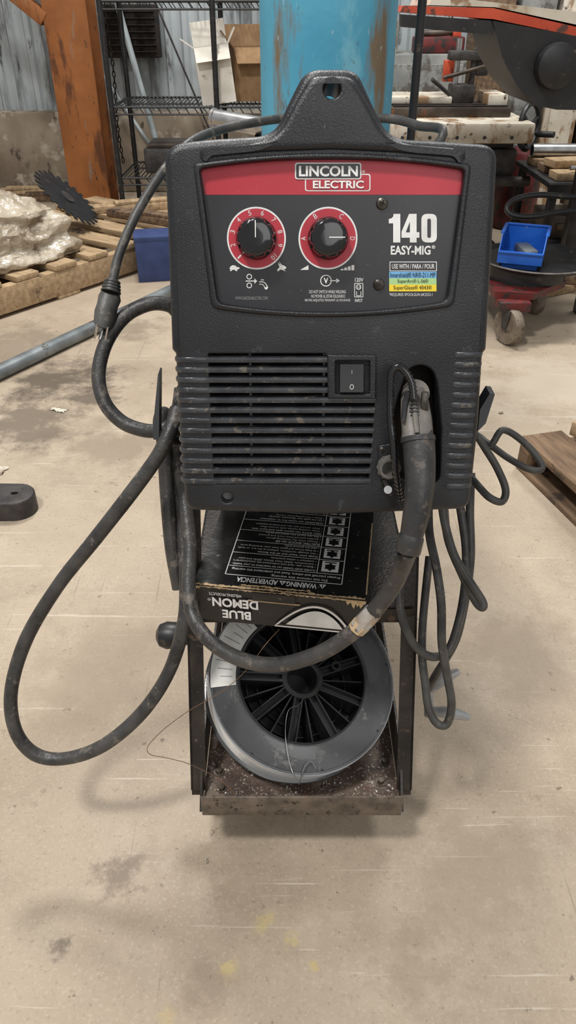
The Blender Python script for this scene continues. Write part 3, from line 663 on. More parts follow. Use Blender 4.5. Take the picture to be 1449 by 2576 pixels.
for (y0,y1),hd,bd in zip(rows,heads,body):
    fl((fx0,y0-.0008),(fx1,y0-.0008),.0009)
    tt(hd,.136,y0+.0058,min(.099,len(hd)*.0023),.0044,bold=.012)
    for k,l in enumerate(bd): tt('• '+l,.136,y0+.0114+k*.0054,min(.099,len(l)*.0020),.0040,bold=.0)
    b.poly([V((.143,y0+.003,z)),V((.163,y0+.003,z)),V((.163,y1-.003,z)),V((.143,y1-.003,z))],WHITE)
    cy=(y0+y1)/2; b.poly([V((.153+.0055*math.cos(a)*(1+.4*(i%2)),cy-.001+.005*math.sin(a)*(1+.5*(i%2)),z+.0002)) for i,a in enumerate([k*math.pi/6 for k in range(12)])],BOXB)
    b.poly([V((.146,y1-.007,z+.0003)),V((.160,y1-.007,z+.0003)),V((.160,y1-.005,z+.0003)),V((.146,y1-.005,z+.0003))],BOXB)
fl((.1385,rows[0][0]),(.1385,fy1),.0009)
yF=-.0030
def ft(body,xr,zt,w,h,bold=.03): b.text(body,V((xr,yF,zt+h)),V((-w,0,0)),V((0,0,-h)),WHITE,bold)
ft('WELDING PRODUCTS',.057,.0420,.038,.0042,.01); ft('BLUE',.067,.0085,.034,.0130,.035); ft('DEMON',.076,.0255,.054,.0135,.035); ft('®',.0205,.033,.004,.004,0)
def leaf(cx0,w,h,zb,n=16,lean=.15):
    o=[]
    for k in range(n+1):
        u=k/n; o.append(V((cx0-w+2*w*u,yF,zb+h*math.sin(math.pi*u**(1+lean))**.8 if 0<u<1 else zb)))
    return o
O=leaf(.139,.044,.035,.005); I=leaf(.139,.0400,.0305,.0065)
for k in range(len(O)-1): b.poly([O[k],O[k+1],I[k+1],I[k]],WHITE)
b.poly([O[0],O[0]+V((0,0,-.002)),O[-1]+V((0,0,-.002)),O[-1]],WHITE)
b.poly([V((p.x,yF-.0002,p.z)) for p in leaf(.141,.033,.0245,.0080)],WHITE)
b.obj('carton_print',bx,True)
# ================================================================= SPOOL
SR=.1216
SM=Matrix.Translation((.008,.686,.1462))@Matrix.Rotation(math.radians(28),4,'X')@Matrix.Rotation(math.radians(10),4,'Y')
ST=.064   # flange to flange
sp=thing('wire_spool',None,'large dark grey plastic spool wound with bright welding wire','wire spool',M=SM)
b=B(); b.lathe((0,0,0),(0,0,1),[(.079,.0),(.1215,0),(SR,.0012),(SR,.003),(.119,.004),(.079,.004)],SPOOL,seg=96,close=True)
b.lathe((0,0,0),(0,0,1),[(0,.001),(.08,.001),(.08,.003),(0,.003)],SPOOLD,seg=48)
b.obj('flange',sp,True)
b=B(); b.lathe((0,0,ST-.08),(0,0,1),[(.083,.0765),(.1195,.0765),(.1195,.0797),(.1165,.0800),(.1155,.0792),(.089,.0792),(.087,.0800),(.084,.0800),(.083,.079)],SPOOL,seg=96,close=True)
b.lathe((0,0,ST-.08),(0,0,1),[(.1192,.0768),(SR-.001,.0775),(SR-.001,.0792),(.1192,.0799)],SPOOLR,seg=96,close=True)
for k in range(8):
    a=k*math.pi/4+.2; b.cyl((.115*math.cos(a),.115*math.sin(a),ST-.0009),(.115*math.cos(a),.115*math.sin(a),ST-.0004),.0016,SPOOLD,seg=12)
b.obj('flange',sp,True)
b=B(); pr=[(.103,.0042)]
for i in range(50):
    zz=.0042+i*(ST-.0084)/50; pr+= [(.1172,zz+.0003),(.1177,zz+.0007)]
pr+=[(.103,ST-.004)]
b.lathe((0,0,0),(0,0,1),pr,WIREM,seg=80); b.obj('wound_wire',sp,True)
b=B(); b.lathe((0,0,0),(0,0,1),[(.081,.003),(.083,.003),(.083,ST-.001),(.081,ST-.001)],SPOOLD,seg=64,close=True)
b.lathe((0,0,0),(0,0,1),[(.019,.003),(.0265,.003),(.0265,ST-.002),(.0235,ST+.0005),(.0215,ST+.0005),(.019,ST-.002)],SPOOLK,seg=48,close=True)
for i in range(9):
    a=i*2*math.pi/9+.35; RM=Matrix.Rotation(a,4,'Z')
    for o in (-.0048,.0048):
        b.box(RM@V((.0535,o,.038)),(.057,.0018,.044),SPOOLK,rot=RM)
    b.box(RM@V((.0535,0,.046)),(.057,.009,.0015),SPOOLK,rot=RM)
    R2=Matrix.Rotation(a+math.pi/9,4,'Z'); b.box(R2@V((.0535,0,.030)),(.057,.0018,.046),SPOOLK,rot=R2)
for k in range(3): b.lathe((0,0,.004),(0,0,1),[(.038+k*.014,0),(.0395+k*.014,0),(.0395+k*.014,.012),(.038+k*.014,.012)],SPOOLK,seg=48,close=True)
b.lathe((.045,.018,-.013),(0,0,1),[(.0035,.05),(.0062,.05),(.0062,.075),(.0035,.075)],SPOOLK,seg=20,close=True)
b.obj('spoked_hub',sp,True)
b=B()
ps=[V((r_*math.cos(a),r_*math.sin(a),ST+.0006)) for r_,a in [(.1185,math.radians(x)) for x in range(134,194,5)]+[(.0865,math.radians(x)) for x in range(189,130,-5)]]
b.poly(ps,PAPER)
for k in range(9):
    a=math.radians(138+k*5.5); b.seg(V((.091*math.cos(a),.091*math.sin(a),ST+.0009)),V(((.114-.004*(k%3))*math.cos(a),(.114-.004*(k%3))*math.sin(a),ST+.0009)),.0010,(0,0,1),GREYP)
b.obj('paper_label',sp,True,label='white paper sticker')
# loose wires
b=B(); b.tube([P(702,1583,.83),P(665,1625,.82),P(620,1685,.82),P(560,1738,.82),P(480,1785,.82),P(420,1828,.825),P(384,1862,.83),P(370,1884,.835),P(380,1899,.84),P(415,1906,.85),P(470,1920,.86),P(535,1950,.87),P(575,1980,.88),P(592,2000,.885)],.0004,COPPER,seg=6,sub=10)
b.obj('loose_wire',label='thin copper-coloured wire strand curling beside the spool',cat='wire')
b=B(); K_=ST-.08
b.tube([SM@V((.003,-.022,.083+K_)),SM@V((-.006,-.036,.086+K_)),SM@V((-.02,-.044,.088+K_)),SM@V((-.024,-.07,.087+K_)),SM@V((-.02,-.10,.086+K_)),SM@V((-.014,-.118,.084+K_)),SM@V((-.008,-.124,.075+K_))],.0006,STEEL,seg=6)
b.tube([SM@V((-.004,-.128,.068+K_)),SM@V((-.003,-.120,.082+K_)),SM@V((.001,-.108,.086+K_)),SM@V((.008,-.104,.087+K_)),SM@V((.014,-.112,.086+K_))],.0007,GALV,seg=6)
b.obj('loose_wire',label='bent silver wire end lying over the spool',cat='wire')
b=B(); random.seed(11)
for i in range(260):
    X=random.uniform(-.1,.135); Y=random.uniform(.548,.595) if random.random()<.75 else random.uniform(.6,.64); s_=random.uniform(.0006,.0018)
    b.box((X,Y,.0852+s_*.4),(s_,s_*1.3,s_*.8),random.choice([CAST,WHITE,GREYH,OILY]),rot=random.uniform(0,3))
b.obj('slag_debris',label='scattered pale slag grains lying in the tray',cat='debris',kind='stuff')
for i,(X,Y) in enumerate([(-.085,.575),(-.09,.60),(.12,.585),(.128,.615)]):
    b=B(); b.lathe((X,Y,.0852),(0,0,1),[(.003,0),(.007,0),(.007,.001),(.003,.001)],OILY,seg=18,close=True); b.lathe((X,Y,.0862),(0,0,1),[(0,0),(.0045,0),(.0045,.003),(.004,.004),(0,.004)],OILY,seg=6)
    b.obj('steel_nut',label='small rusty hex nut with washer in the cart tray',cat='nut',group='nuts in the cart tray')
# ================================================================= PALLETS
def pallet(M,Lx,Dy,h,nb,m,label,bw):
    e=thing('wooden_pallet',None,label,'pallet',M=M)
    b=B()
    for i in range(nb):
        x=bw/2+(Lx-bw)*i/(nb-1); b.box((x,Dy/2+random.uniform(-.008,.008),h-.01),(bw*random.uniform(.9,1.0),Dy,.02),m,bev=.003,rot=random.uniform(-.01,.01))
    b.obj('deck_boards',e,True)
    for y in (.02,Dy/2,Dy-.02):
        b=B(); b.box((Lx/2,y,(h-.02)/2+.006),(Lx,.04,h-.034),m,bev=.003)
        b.obj('stringer',e,True)
    b=B()
    for i in range(3):
        x=bw/2+(Lx-bw)*i/2; b.box((x,Dy/2,.0065),(bw,Dy,.013),m,bev=.002)
    b.obj('bottom_boards',e,True)
    return e
a=math.atan2(.813,.582)
PM=Matrix.Translation((-1.342,2.06,0))@Matrix.Rotation(a,4,'Z')
pallet(PM,1.76,.80,.125,11,WOOD,'pale weathered wooden pallet with wrapped bundle on it',.105)
b=B(); t=bmesh.new(); bmesh.ops.create_cube(t,size=2); bmesh.ops.subdivide_edges(t,edges=t.edges[:],cuts=90,use_grid_fill=True)
for v in t.verts:
    c=v.co; n=c.normalized()
    q=V((c.x*.40,c.y*.33,c.z*.115)); e_=max(abs(c.x),abs(c.y))
    q.z-= .10*max(0,e_-.45)**1.5*(c.z+1)*.9
    s_=1+.035*math.sin(c.z*7+noise.noise(q*5)*3)+.08*noise.noise(V((q.x*3,q.y*3,q.z*7)))-.12*(c.z+1)/2
    q.x*=s_; q.y*=s_
    f1=1-abs(noise.noise(V((q.x*5+q.y*4,q.y*11,q.z*5))))*2; f2=1-abs(noise.noise(V((q.x*24+q.y*8,q.y*9,q.z*16))))*2; f3=1-abs(noise.noise(V((q.x*14-q.y*30,q.y*24+q.x*9,q.z*40))))*2
    d_=.015*f1+.009*f2+.006*f3+.0015*noise.noise(q*70)
    q+=n*d_*(1 if c.z>-.98 else 0); q.z=max(q.z,-.115); v.co=q
t.transform(PM@Matrix.Translation((.62,.40,.242))); b.add(t,WRAP,True); b.obj('wrapped_bundle',label='crumpled stack of sheets wrapped in dirty plastic on the pallet',cat='bundle',ang=28)
# saw blade
nrm=(.90*(.75*RT+.66*UP)-.44*FW).normalized(); c0=P(168,498,3.07); rb=.150
q=nrm.to_track_quat('Z','Y').to_matrix(); pts=[]
nt_=24; st_=2*math.pi/nt_
for i in range(nt_):
    a0=st_*i
    for rr,aa in ((rb*.84,0),(rb,.15),(rb*.99,.55),(rb*.84,.60)): pts.append(c0+q@V((rr*math.cos(a0+aa*st_),rr*math.sin(a0+aa*st_),0)))
b=B(); b.prism(pts,nrm*.004,BLK); b.lathe(c0,nrm,[(.0,-.006),(.03,-.006),(.03,.009),(0,.009)],IRON,seg=24)
b.obj('circular_saw_blade',label='black toothed circular saw blade standing on the pallet',cat='saw blade')
b=B(); b.box((0,0,.085),(.15,.13,.17),NAVY,bev=.004); b.box((0,0,.165),(.155,.135,.02),NAVY,bev=.003); 
b.obj('blue_carton',label='small dark blue cardboard box on the floor',cat='box',M=Matrix.Translation((-.535,3.02,0))@Matrix.Rotation(.2,4,'Z'))
b=B(); A=PH(0,935,.022); Bq=PH(413,740,.022); d=(Bq-A).normalized(); A2=A-d*.5; B2=Bq+d*.12
ln=(B2-A2).length
b.lathe(A2,d,[(.018,0),(.022,0),(.022,ln),(.018,ln)],GALV,seg=28,close=True)
b.obj('steel_pipe',label='long grey galvanised pipe lying on the floor',cat='pipe')
random.seed(5)
for i,(X,Y,zz,rz,ln_,m) in enumerate([(-1.45,4.45,.016,.1,.7,WOODD),(-.55,4.02,.016,.5,.45,WOODD),(-1.6,4.62,.016,.03,.9,WOOD),(-.62,3.42,.141,-.6,.45,WOODD),(-.78,3.62,.141,.3,.5,WOOD)]):
    b=B(); b.box((0,0,.0),(ln_,.07,.03),m,bev=.003); b.box((ln_*.2,.0,.022),(ln_*.5,.06,.014),m,rot=.06,bev=.002)
    b.obj('scrap_board',label='short scrap board lying among debris near the wall',cat='board',group='scrap boards by the wall',M=Matrix.Translation((X,Y,zz))@Matrix.Rotation(rz,4,'Z'))
# ================================================================= POST + BRACE
e=thing('steel_column',(-1.03,4.2,0),'rusty brown steel H-beam column with diagonal brace','column')
b=B(); X=-1.03
b.box((X,4.10,1.6),(.205,.012,3.2),RUST,bev=.002); b.box((X,4.30,1.6),(.205,.012,3.2),RUST,bev=.002); b.box((X,4.2,1.6),(.012,.19,3.2),RUST); b.obj('beam',e)
b=B(); b.box((X,4.2,.008),(.27,.27,.016),RUST,bev=.002); b.obj('base_plate',e)
b=B(); A=V((X-.10,4.13,.86)); Bq=V((X-1.0,4.13,1.56)); dd=Bq-A; b.box((A+Bq)/2,(dd.length,.08,.06),RUST,rot=Matrix.Rotation(-math.atan2(dd.z,dd.x),4,'Y'),bev=.003); b.obj('brace',e)
# ================================================================= WIRE RACK
e=thing('wire_shelving_rack',(-.33,4.1,0),'black wire storage rack beside the corrugated wall','shelf')
x0,x1,y0,y1=-.82,.16,3.88,4.33
for x in (x0,x1,(x0+x1)/2+.0):
    for y in (y0,y1):
        b=B(); b.cyl((x,y,0),(x,y,1.6),.0125,BLK)
        for k in range(30): b.cyl((x,y,.05+k*.05),(x,y,.053+k*.05),.0135,BLK,seg=12)
        b.obj('post',e)
for h in (.22,.525,.93):
    b=B()
    for y in (y0,y1):
        b.cyl((x0,y,h),(x1,y,h),.005,BLK,seg=8); b.cyl((x0,y,h-.03),(x1,y,h-.03),.004,BLK,seg=8)
        for k in range(24): b.cyl((x0+k*.0425,y,h),(x0+(k+.5)*.0425,y,h-.03),.0022,BLK,seg=6)
    for x in (x0,(x0+x1)/2,x1): b.cyl((x,y0,h),(x,y1,h),.005,BLK,seg=8)
    for k in range(50): x=x0+(x1-x0)*k/49; b.cyl((x,y0,h+.003),(x,y1,h+.003),.0026,BLK,seg=6)
    b.obj('wire_shelf',e)
def open_box(b,M,w,d,h,m,flaps):
    th=.004
    b.box((0,0,th/2),(w,d,th),m,M=M)
    for sx in (-1,1): b.box((sx*w/2,0,h/2),(th,d,h),m,M=M)
    for sy in (-1,1): b.box((0,sy*d/2,h/2),(w,th,h),m,M=M)
    for (sx,sy,ang,l) in flaps:
        if sx: b.box((sx*(w/2+math.sin(ang)*l/2),0,h+math.cos(ang)*l/2),(th,d,l),m,M=M,rot=Matrix.Rotation(sx*ang,4,'Y'))
        else: b.box((0,sy*(d/2+math.sin(ang)*l/2),h+math.cos(ang)*l/2),(w,th,l),m,M=M,rot=Matrix.Rotation(-sy*ang,4,'X'))
b=B(); M=Matrix.Translation((-.16,4.16,.532))@Matrix.Rotation(.25,4,'Z'); open_box(b,M,.24,.2,.22,CARD2,[(1,0,.5,.1),(-1,0,.7,.09),(0,1,.2,.09),(0,-1,2.3,.09)])
b.obj('cardboard_box',label='open brown cardboard box on the wire rack',cat='box')
b=B(); M=Matrix.Translation((-.325,3.965,.5345))@Matrix.Rotation(math.radians(-7),4,'Y')@Matrix.Rotation(.12,4,'Z')
open_box(b,M,.155,.10,.23,WCARD,[(0,1,.25,.10),(-1,0,.9,.07),(1,0,.6,.07),(0,-1,2.5,.07)])
b.obj('white_carton',label='crushed open white carton leaning on the wire rack',cat='box')
b=B(); b.box((-.6,4.1,.28),(.22,.25,.11),IRON,bev=.01); b.box((-.6,4.1,.345),(.18,.2,.02),OILY,bev=.004); b.obj('dark_metal_case',label='dark metal case on the lower wire shelf',cat='box')
b=B(); b.lathe((-.25,4.1,.23),(0,0,1),[(.10,0),(.13,.01),(.135,.05),(.12,.08),(.09,.07),(.085,.02)],BLK,seg=32,close=True); b.obj('coiled_hose',label='black coiled hose on the lower wire shelf',cat='hose')
A=PY(535,297,3.0); Bq=PY(700,326,2.9); dd=(Bq-A).normalized(); Bq=Bq+dd*.25
e2=thing('duct_pipe_on_stands',(A.x,A.y,0),'shiny silver pipe resting on two black steel stands','pipe')
b=B(); b.lathe(A,dd,[(.026,0),(.034,0),(.034,.01),(.031,.012),(.031,(Bq-A).length),(.026,(Bq-A).length)],STEEL,seg=32,close=True); b.obj('pipe',e2)
for f in (.35,.9):
    b=B(); q=A+(Bq-A)*f; b.box((q.x,q.y,q.z-.037),(.02,.16,.012),BLK); b.cyl((q.x,q.y,0),(q.x,q.y,q.z-.04),.01,BLK); b.box((q.x,q.y,.005),(.16,.2,.01),BLK); b.obj('stand',e2)
def pole(a,bq,r,m,label):
    b=B(); b.cyl(a,bq,r,m,seg=16); b.obj('pole',label=label,cat='pole')
pole(V((-.655,4.45,.0)),V((-1.045,4.70,1.62)),.016,PALEP,'pale grey pipe leaning against the corrugated wall')
pole(V((-.60,4.56,.0)),V((-1.38,4.73,1.15)),.010,PALEP,'thin pale rod leaning against the corrugated wall')
pole(V((-.30,4.62,.0)),V((-.98,4.735,1.6)),.005,IRON,'thin dark rod leaning against the wall')
for X0,Yc in ((-.895,4.36),(-.045,4.42)):
    b=B()
    for k in range(44):
        c=V((X0+.006*math.sin(k*.3),Yc,1.3-k*.025)); rr=.0105
        ringpts=[c+(V((rr*.62*math.cos(t_),0,rr*1.5*math.sin(t_))) if k%2 else V((0,rr*.62*math.cos(t_),rr*1.5*math.sin(t_)))) for t_ in [i*math.pi/5 for i in range(11)]]
        b.tube(ringpts,.003,CHAIN,seg=6,sub=1)
    b.box((X0,(Yc+WY)/2,1.32),(.02,WY-Yc,.02),BLK)
    b.obj('hanging_chain',label='dark steel chain hanging from a wall bracket',cat='chain')
e=thing('wall_vent_box',(-.83,4.7,.7),'dark metal vent box mounted on the corrugated wall','vent')
b=B(); b.box((-.84,4.71,.80),(.30,.07,.24),DARK,bev=.005); b.obj('vent_housing',e)
b=B()
for k in range(7): b.box((-.84,4.668,.71+k*.03),(.27,.012,.004),DARK)
b.obj('louvres',e)
# ================================================================= RIGHT SIDE MACHINE
e=thing('machine_tool_table',(.70,3.55,0),'stained white machine table on black stand with handwheel','machine')
b=B(); b.box((.70,3.58,.49),(.58,.58,.075),CAST,bev=.010); b.box((.68,3.60,.445),(.50,.50,.03),BLK,bev=.006)
for k in range(5): b.cyl((.46+k*.11,3.288,.475),(.46+k*.11,3.292,.475),.007,IRON,seg=10)
b.obj('table',e)
b=B(); b.box((.68,3.66,.546),(.50,.38,.035),OILY,bev=.004); b.box((.56,3.70,.578),(.28,.24,.03),CAST,bev=.004); b.box((.68,3.56,.567),(.48,.02,.006),DARK); b.box((.68,3.50,.567),(.48,.02,.006),DARK); b.box((.88,3.62,.585),(.08,.22,.045),CAST,bev=.004); b.obj('slide_plate',e)
b=B(); b.prism([(.52,3.42,.43),(.90,3.42,.43),(.86,3.40,0),(.50,3.40,0)],(0,.36,0),BLK); b.box((.70,3.57,.02),(.46,.46,.04),BLK,bev=.01); b.box((.9,3.45,.36),(.12,.12,.12),IRON,bev=.01); b.cyl((.86,3.36,.30),(1.02,3.36,.30),.02,IRON); b.obj('stand',e)
b=B(); hc=V((1.0,3.42,.50)); ax=V((.75,-.66,.05)).normalized()
q=ax.to_track_quat('Z','Y').to_matrix(); ring=[hc+q@V((.085*math.cos(t_),.085*math.sin(t_),0)) for t_ in [i*math.pi/12 for i in range(25)]]
b.tube(ring,.011,BLK,seg=8,sub=1)
for k in range(3):
    a=k*2.094+.4; b.cyl(hc,hc+q@V((.082*math.cos(a),.082*math.sin(a),0)),.008,BLK,seg=8)
b.cyl(hc-ax*.06,hc+ax*.02,.018,BLK); hp=hc+q@V((.075,-.035,0)); b.cyl(hp,hp+ax*.08,.012,BLK); b.obj('handwheel',e)
b=B(); b.box((.75,3.66,.60),(.10,.10,.07),IRON,bev=.006); b.cyl((.72,3.66,.62),(.72,3.66,.80),.012,STEEL); b.cyl((.79,3.66,.62),(.79,3.66,.76),.012,IRON); b.box((.76,3.66,.74),(.16,.06,.035),IRON,bev=.005); b.cyl((.66,3.62,.66),(.90,3.62,.72),.008,OILY); b.box((.83,3.68,.71),(.05,.05,.09),IRON,bev=.005); b.cyl((.79,3.66,.76),(.84,3.6,.83),.006,STEEL); b.cyl((.69,3.6,.60),(.60,3.55,.66),.008,IRON); b.box((.70,3.72,.68),(.05,.04,.08),REDO,bev=.004)
b.obj('clamping_fixture',e)
e=thing('grey_cabinet',(.62,4.4,0),'dirty grey metal cabinet with boxes stacked by the wall','cabinet')
b=B(); b.box((.62,4.4,.36),(.5,.45,.72),MESHG,bev=.006); b.obj('cabinet_body',e)
b=B(); b.box((.62,4.165,.36),(.46,.02,.64),MESHG,bev=.004); b.box((.8,4.15,.4),(.015,.015,.1),STEEL,bev=.003); b.obj('door',e)
b=B(); b.box((.46,4.3,.79),(.13,.2,.14),CAST,bev=.006); b.box((.46,4.195,.80),(.08,.012,.05),GREYP); b.obj('parts_box',label='dirty pale metal box on the cabinet',cat='box')
b=B(); b.box((.74,4.3,.755),(.24,.14,.07),REDD,bev=.01); b.cyl((.64,4.27,.80),(.84,4.27,.81),.014,OILY); b.box((.82,4.28,.80),(.04,.06,.03),REDO,bev=.004); b.obj('toolbox',label='worn red toolbox lying on the cabinet',cat='toolbox')
for i in range(4):
    b=B(); mm=[WOODD,MESHG,CAST,OILY][i]; b.box((1.02+.2*i,4.45,.5+.05*i),(.17,.25,1.0+.1*i),mm,bev=.004); b.box((1.02+.2*i,4.32,.5),(.12,.02,.8),mm,bev=.002)
    b.obj('stored_panel',label=['dark wooden door panel stood against the wall','grey sheet metal panel stood against the wall','stained off-white panel stood against the wall','oily steel slab stood against the wall'][i],cat='panel')
# scrap bars and timber on the floor between machine and bench
for i,(X,Y,rz,ln_,wd,m,lb) in enumerate([(1.12,2.86,.5,.42,.05,WOOD,'short scrap timber on the floor near the bench'),(1.30,2.78,-.3,.5,.06,WOODD,'dark scrap timber on the floor near the bench'),(1.22,2.95,.1,.36,.045,CAST,'stained pale bar on the floor near the bench')]):
    b=B(); b.box((0,0,0),(ln_,wd,.03),m,bev=.003); b.obj('scrap_board',label=lb,cat='board',M=Matrix.Translation((X,Y,.016+.031*i))@Matrix.Rotation(rz,4,'Z'))
for i,(X,Y,z_,dx,dy) in enumerate([(.98,3.02,.012,.16,.10),(1.02,2.93,.012,.18,.02)]):
    b=B(); b.cyl((X,Y,z_),(X+dx,Y+dy,z_),.011,GALV if i else OILY,seg=14); b.obj('metal_bar',label='short round metal bar on the floor near the bench',cat='bar')
b=B(); b.lathe((1.12,3.86,0.001),(0,0,1),[(0,0),(.10,0),(.105,.01),(.105,.34),(.10,.35),(.095,.34),(.09,.30),(0,.30)],REDD,seg=32); b.obj('drum',label='dirty red steel drum beside the machine',cat='drum')
e=thing('machine_hood_stand',(1.35,2.6,0),'cream-topped machine hood with red edge and black skirt on legs','machine')
Yh=2.55
b=B(); b.prism([PY(1240,52,Yh),PY(1460,92,Yh),PY(1640,120,Yh),PY(1640,280,Yh),PY(1400,276,Yh),PY(1345,265,Yh),PY(1300,215,Yh),PY(1265,150,Yh)],(0,.35,0),BLK)
c=PY(1395,165,Yh); b.lathe(c,(0,-1,0),[(.0,.05),(.04,.05),(.058,.042),(.062,0)],BLK,seg=32)
b.obj('skirt',e)
b=B(); b.prism([PY(1005,30,Yh),PY(1015,14,Yh),PY(1240,20,Yh),PY(1470,72,Yh),PY(1640,95,Yh),PY(1640,120,Yh),PY(1455,92,Yh),PY(1240,48,Yh),PY(1100,38,Yh)],(0,.4,0),REDO); b.obj('red_edge_rail',e)
b=B(); b.prism([PY(1080,13,Yh),PY(1090,-12,Yh),PY(1450,30,Yh),PY(1640,50,Yh),PY(1640,92,Yh),PY(1450,62,Yh),PY(1245,18,Yh)],(0,.42,0),CREAM); b.obj('cream_top',e)
b=B(); b.prism([PY(1010,36,Yh),PY(1235,52,Yh),PY(1240,88,Yh),PY(1010,68,Yh)],(0,.05,0),BLK); b.obj('cross_bar',e)
for yy in (Yh+.04,Yh+.3):
    b=B(); q=PY(1600,250,Yh); b.box((q.x,yy,.36),(.05,.05,.72),BLK,bev=.004); b.obj('leg',e)
e=thing('low_steel_bench',(1.3,3.25,0),'low black steel bench holding boards and pipes','bench')
b=B(); b.box((1.32,3.25,.35),(.66,.5,.02),BLK,bev=.004); b.box((1.32,3.0,.33),(.66,.02,.05),BLK); b.box((1.32,3.25,.12),(.62,.44,.02),BLK,bev=.004); b.obj('bench_top',e)
for X in (1.02,1.62):
    for Y in (3.03,3.47):
        b=B(); b.box((X,Y,.17),(.03,.03,.34),BLK,bev=.002); b.obj('leg',e)
for i,(Y,z_,a,m) in enumerate([(3.09,.3745,.06,WOOD),(3.24,.3745,.02,WOODD),(3.40,.3745,.04,WOOD),(3.22,.4035,.2,WOOD)]):
    b=B(); b.box((0,0,0),(.6,.09,.028),m,bev=.003); b.obj('timber_board',label='rough sawn timber board lying on the low bench',cat='board',group='boards on the low bench',M=Matrix.Translation((1.32,Y,z_))@Matrix.Rotation(a,4,'Z'))
b=B(); b.lathe((1.02,3.39,.415),(1,.0,.0),[(.02,0),(.026,0),(.026,.5),(.02,.5)],STEEL,seg=24,close=True); b.obj('steel_pipe',label='short steel pipe lying on boards on the low bench',cat='pipe')
b=B(); q=V((1.16,3.06,.405)); b.box(q,(.10,.05,.03),YEL,bev=.008); b.cyl(q,q+V((-.09,-.02,.0)),.008,STEEL); b.box(q+V((.06,0,.0)),(.05,.04,.028),YEL,rot=.5,bev=.006); b.obj('yellow_hand_tool',label='yellow plastic hand tool on the low bench',cat='tool')
for i,(X,Y,w_,d_,h_,m) in enumerate([(1.12,3.2,.16,.2,.09,OILY),(1.32,3.25,.18,.22,.12,CARD2),(1.52,3.2,.14,.2,.08,NAVY)]):
    b=B(); b.box((X,Y,.131+h_/2),(w_,d_,h_),m,bev=.006); b.box((X,Y-d_/2-.004,.131+h_/2),(w_*.5,.01,h_*.3),m,bev=.002); b.obj('storage_box',label=['oily steel parts box under the bench top','brown cardboard parts box under the bench top','navy parts box under the bench top'][i],cat='box')
e=thing('hand_cart',(1.35,2.5,0),'black tubular hand cart frame','cart')
b=B(); z_=2.58
b.tube([P(1640,545,z_),P(1449,531,z_),P(1340,545,z_),P(1290,541,z_),P(1275,522,z_),P(1300,500,z_),P(1360,490,z_),P(1449,496,z_),P(1640,500,z_)],.010,BLK,seg=12); b.obj('handle',e)
b=B(); q=P(1620,545,z_); b.tube([q+V((0,0,.02)),q+V((.02,0,-.1)),V((q.x+.02,q.y,.012))],.011,BLK); b.tube([P(1620,500,z_),V((q.x+.02,q.y+.12,.2)),V((q.x+.02,q.y+.12,.012))],.011,BLK); b.obj('frame',e)
# ================================================================= DOLLY WITH TRAY AND BIN
e=thing('round_dolly',(.82,2.45,0),'dirty red steel dolly with a round black tray and grey casters','dolly')
tc_=V((.835,2.52,.20))
b=B(); b.lathe(tc_,(0,0,1),[(0,.0),(.170,.0),(.182,.004),(.188,.014),(.192,.016),(.188,.020),(.182,.016),(.174,.008),(0,.006)],BLK,seg=72); b.lathe(tc_,(0,0,1),[(.189,.015),(.194,.016),(.194,.018),(.189,.019)],GREYH,seg=72,close=True); b.obj('round_tray',e)
b=B(); b.prism([(.66,2.33,.140),(.78,2.31,.140),(.92,2.44,.140),(.92,2.66,.140),(.66,2.66,.140)],(0,0,.022),REDD); b.box((.72,2.32,.125),(.10,.07,.03),REDD,bev=.004); b.box((.885,2.58,.125),(.08,.08,.03),REDD,bev=.004); b.lathe((.80,2.50,.160),(0,0,1),[(.12,0),(.13,0),(.13,.04),(.12,.04)],BLK,seg=40,close=True); b.obj('frame',e)
for X,Y,rw,an in ((.715,2.30,.060,1.0),(.885,2.59,.05,.7),(.68,2.62,.05,.4)):
    b=B(); ax=V((math.cos(an-.6),math.sin(an-.6),0)); c=V((X,Y,rw)); b.lathe(c-ax*.016,ax,[(.008,0),(rw*.55,.002),(rw*.62,.0),(rw*.95,.0),(rw,.006),(rw,.026),(rw*.95,.032),(rw*.62,.032),(rw*.55,.030),(.008,.032)],WHEEL,seg=40)
    b.cyl(c-ax*.022,c+ax*.022,.008,STEEL); pz=V((0,0,1))
    for s_ in (-1,1):
        b.prism([c+ax*s_*.020+V((0,0,-.008))-ax.cross(pz)*.01,c+ax*s_*.020+V((0,0,-.008))+ax.cross(pz)*.01,c+ax*s_*.020+V((0,0,.115-rw))+ax.cross(pz)*.022,c+ax*s_*.020+V((0,0,.115-rw))-ax.cross(pz)*.022],ax*.003*s_,IRON)
    b.obj('caster',e)
e=thing('blue_parts_bin',None,'blue plastic open-front parts bin on the round tray','bin',M=Matrix.Translation((.775,2.49,.2265))@Matrix.Rotation(-.35,4,'Z'))
b=B(); w,d,h=.14,.19,.08
b.box((0,0,-.009),(w*.8,d*.8,.020),BLUEP); b.box((0,0,.002),(w,d,.004),BLUEP)
for sx in (-1,1): b.prism([(sx*w/2,-d/2,0),(sx*w/2,-d/2,.036),(sx*w/2,-d/2+.055,h),(sx*w/2,d/2,h),(sx*w/2,d/2,0)],(-sx*.003,0,0),BLUEP); b.box((sx*w/2,.028,h),(.012,.135,.006),BLUEP,bev=.002)
b.box((0,d/2,h/2),(w,.003,h),BLUEP); b.box((0,-d/2,.018),(w,.003,.036),BLUEP); b.box((0,-d/2-.004,.036),(w,.012,.006),BLUEP,bev=.002); b.box((0,d/2,h),(w,.012,.006),BLUEP,bev=.002)
b.obj('bin_body',e,True)
b=B(); b.box((.01,.0,.02),(.05,.11,.03),GALV,bev=.01,rot=.4); b.obj('metal_part',e,True)
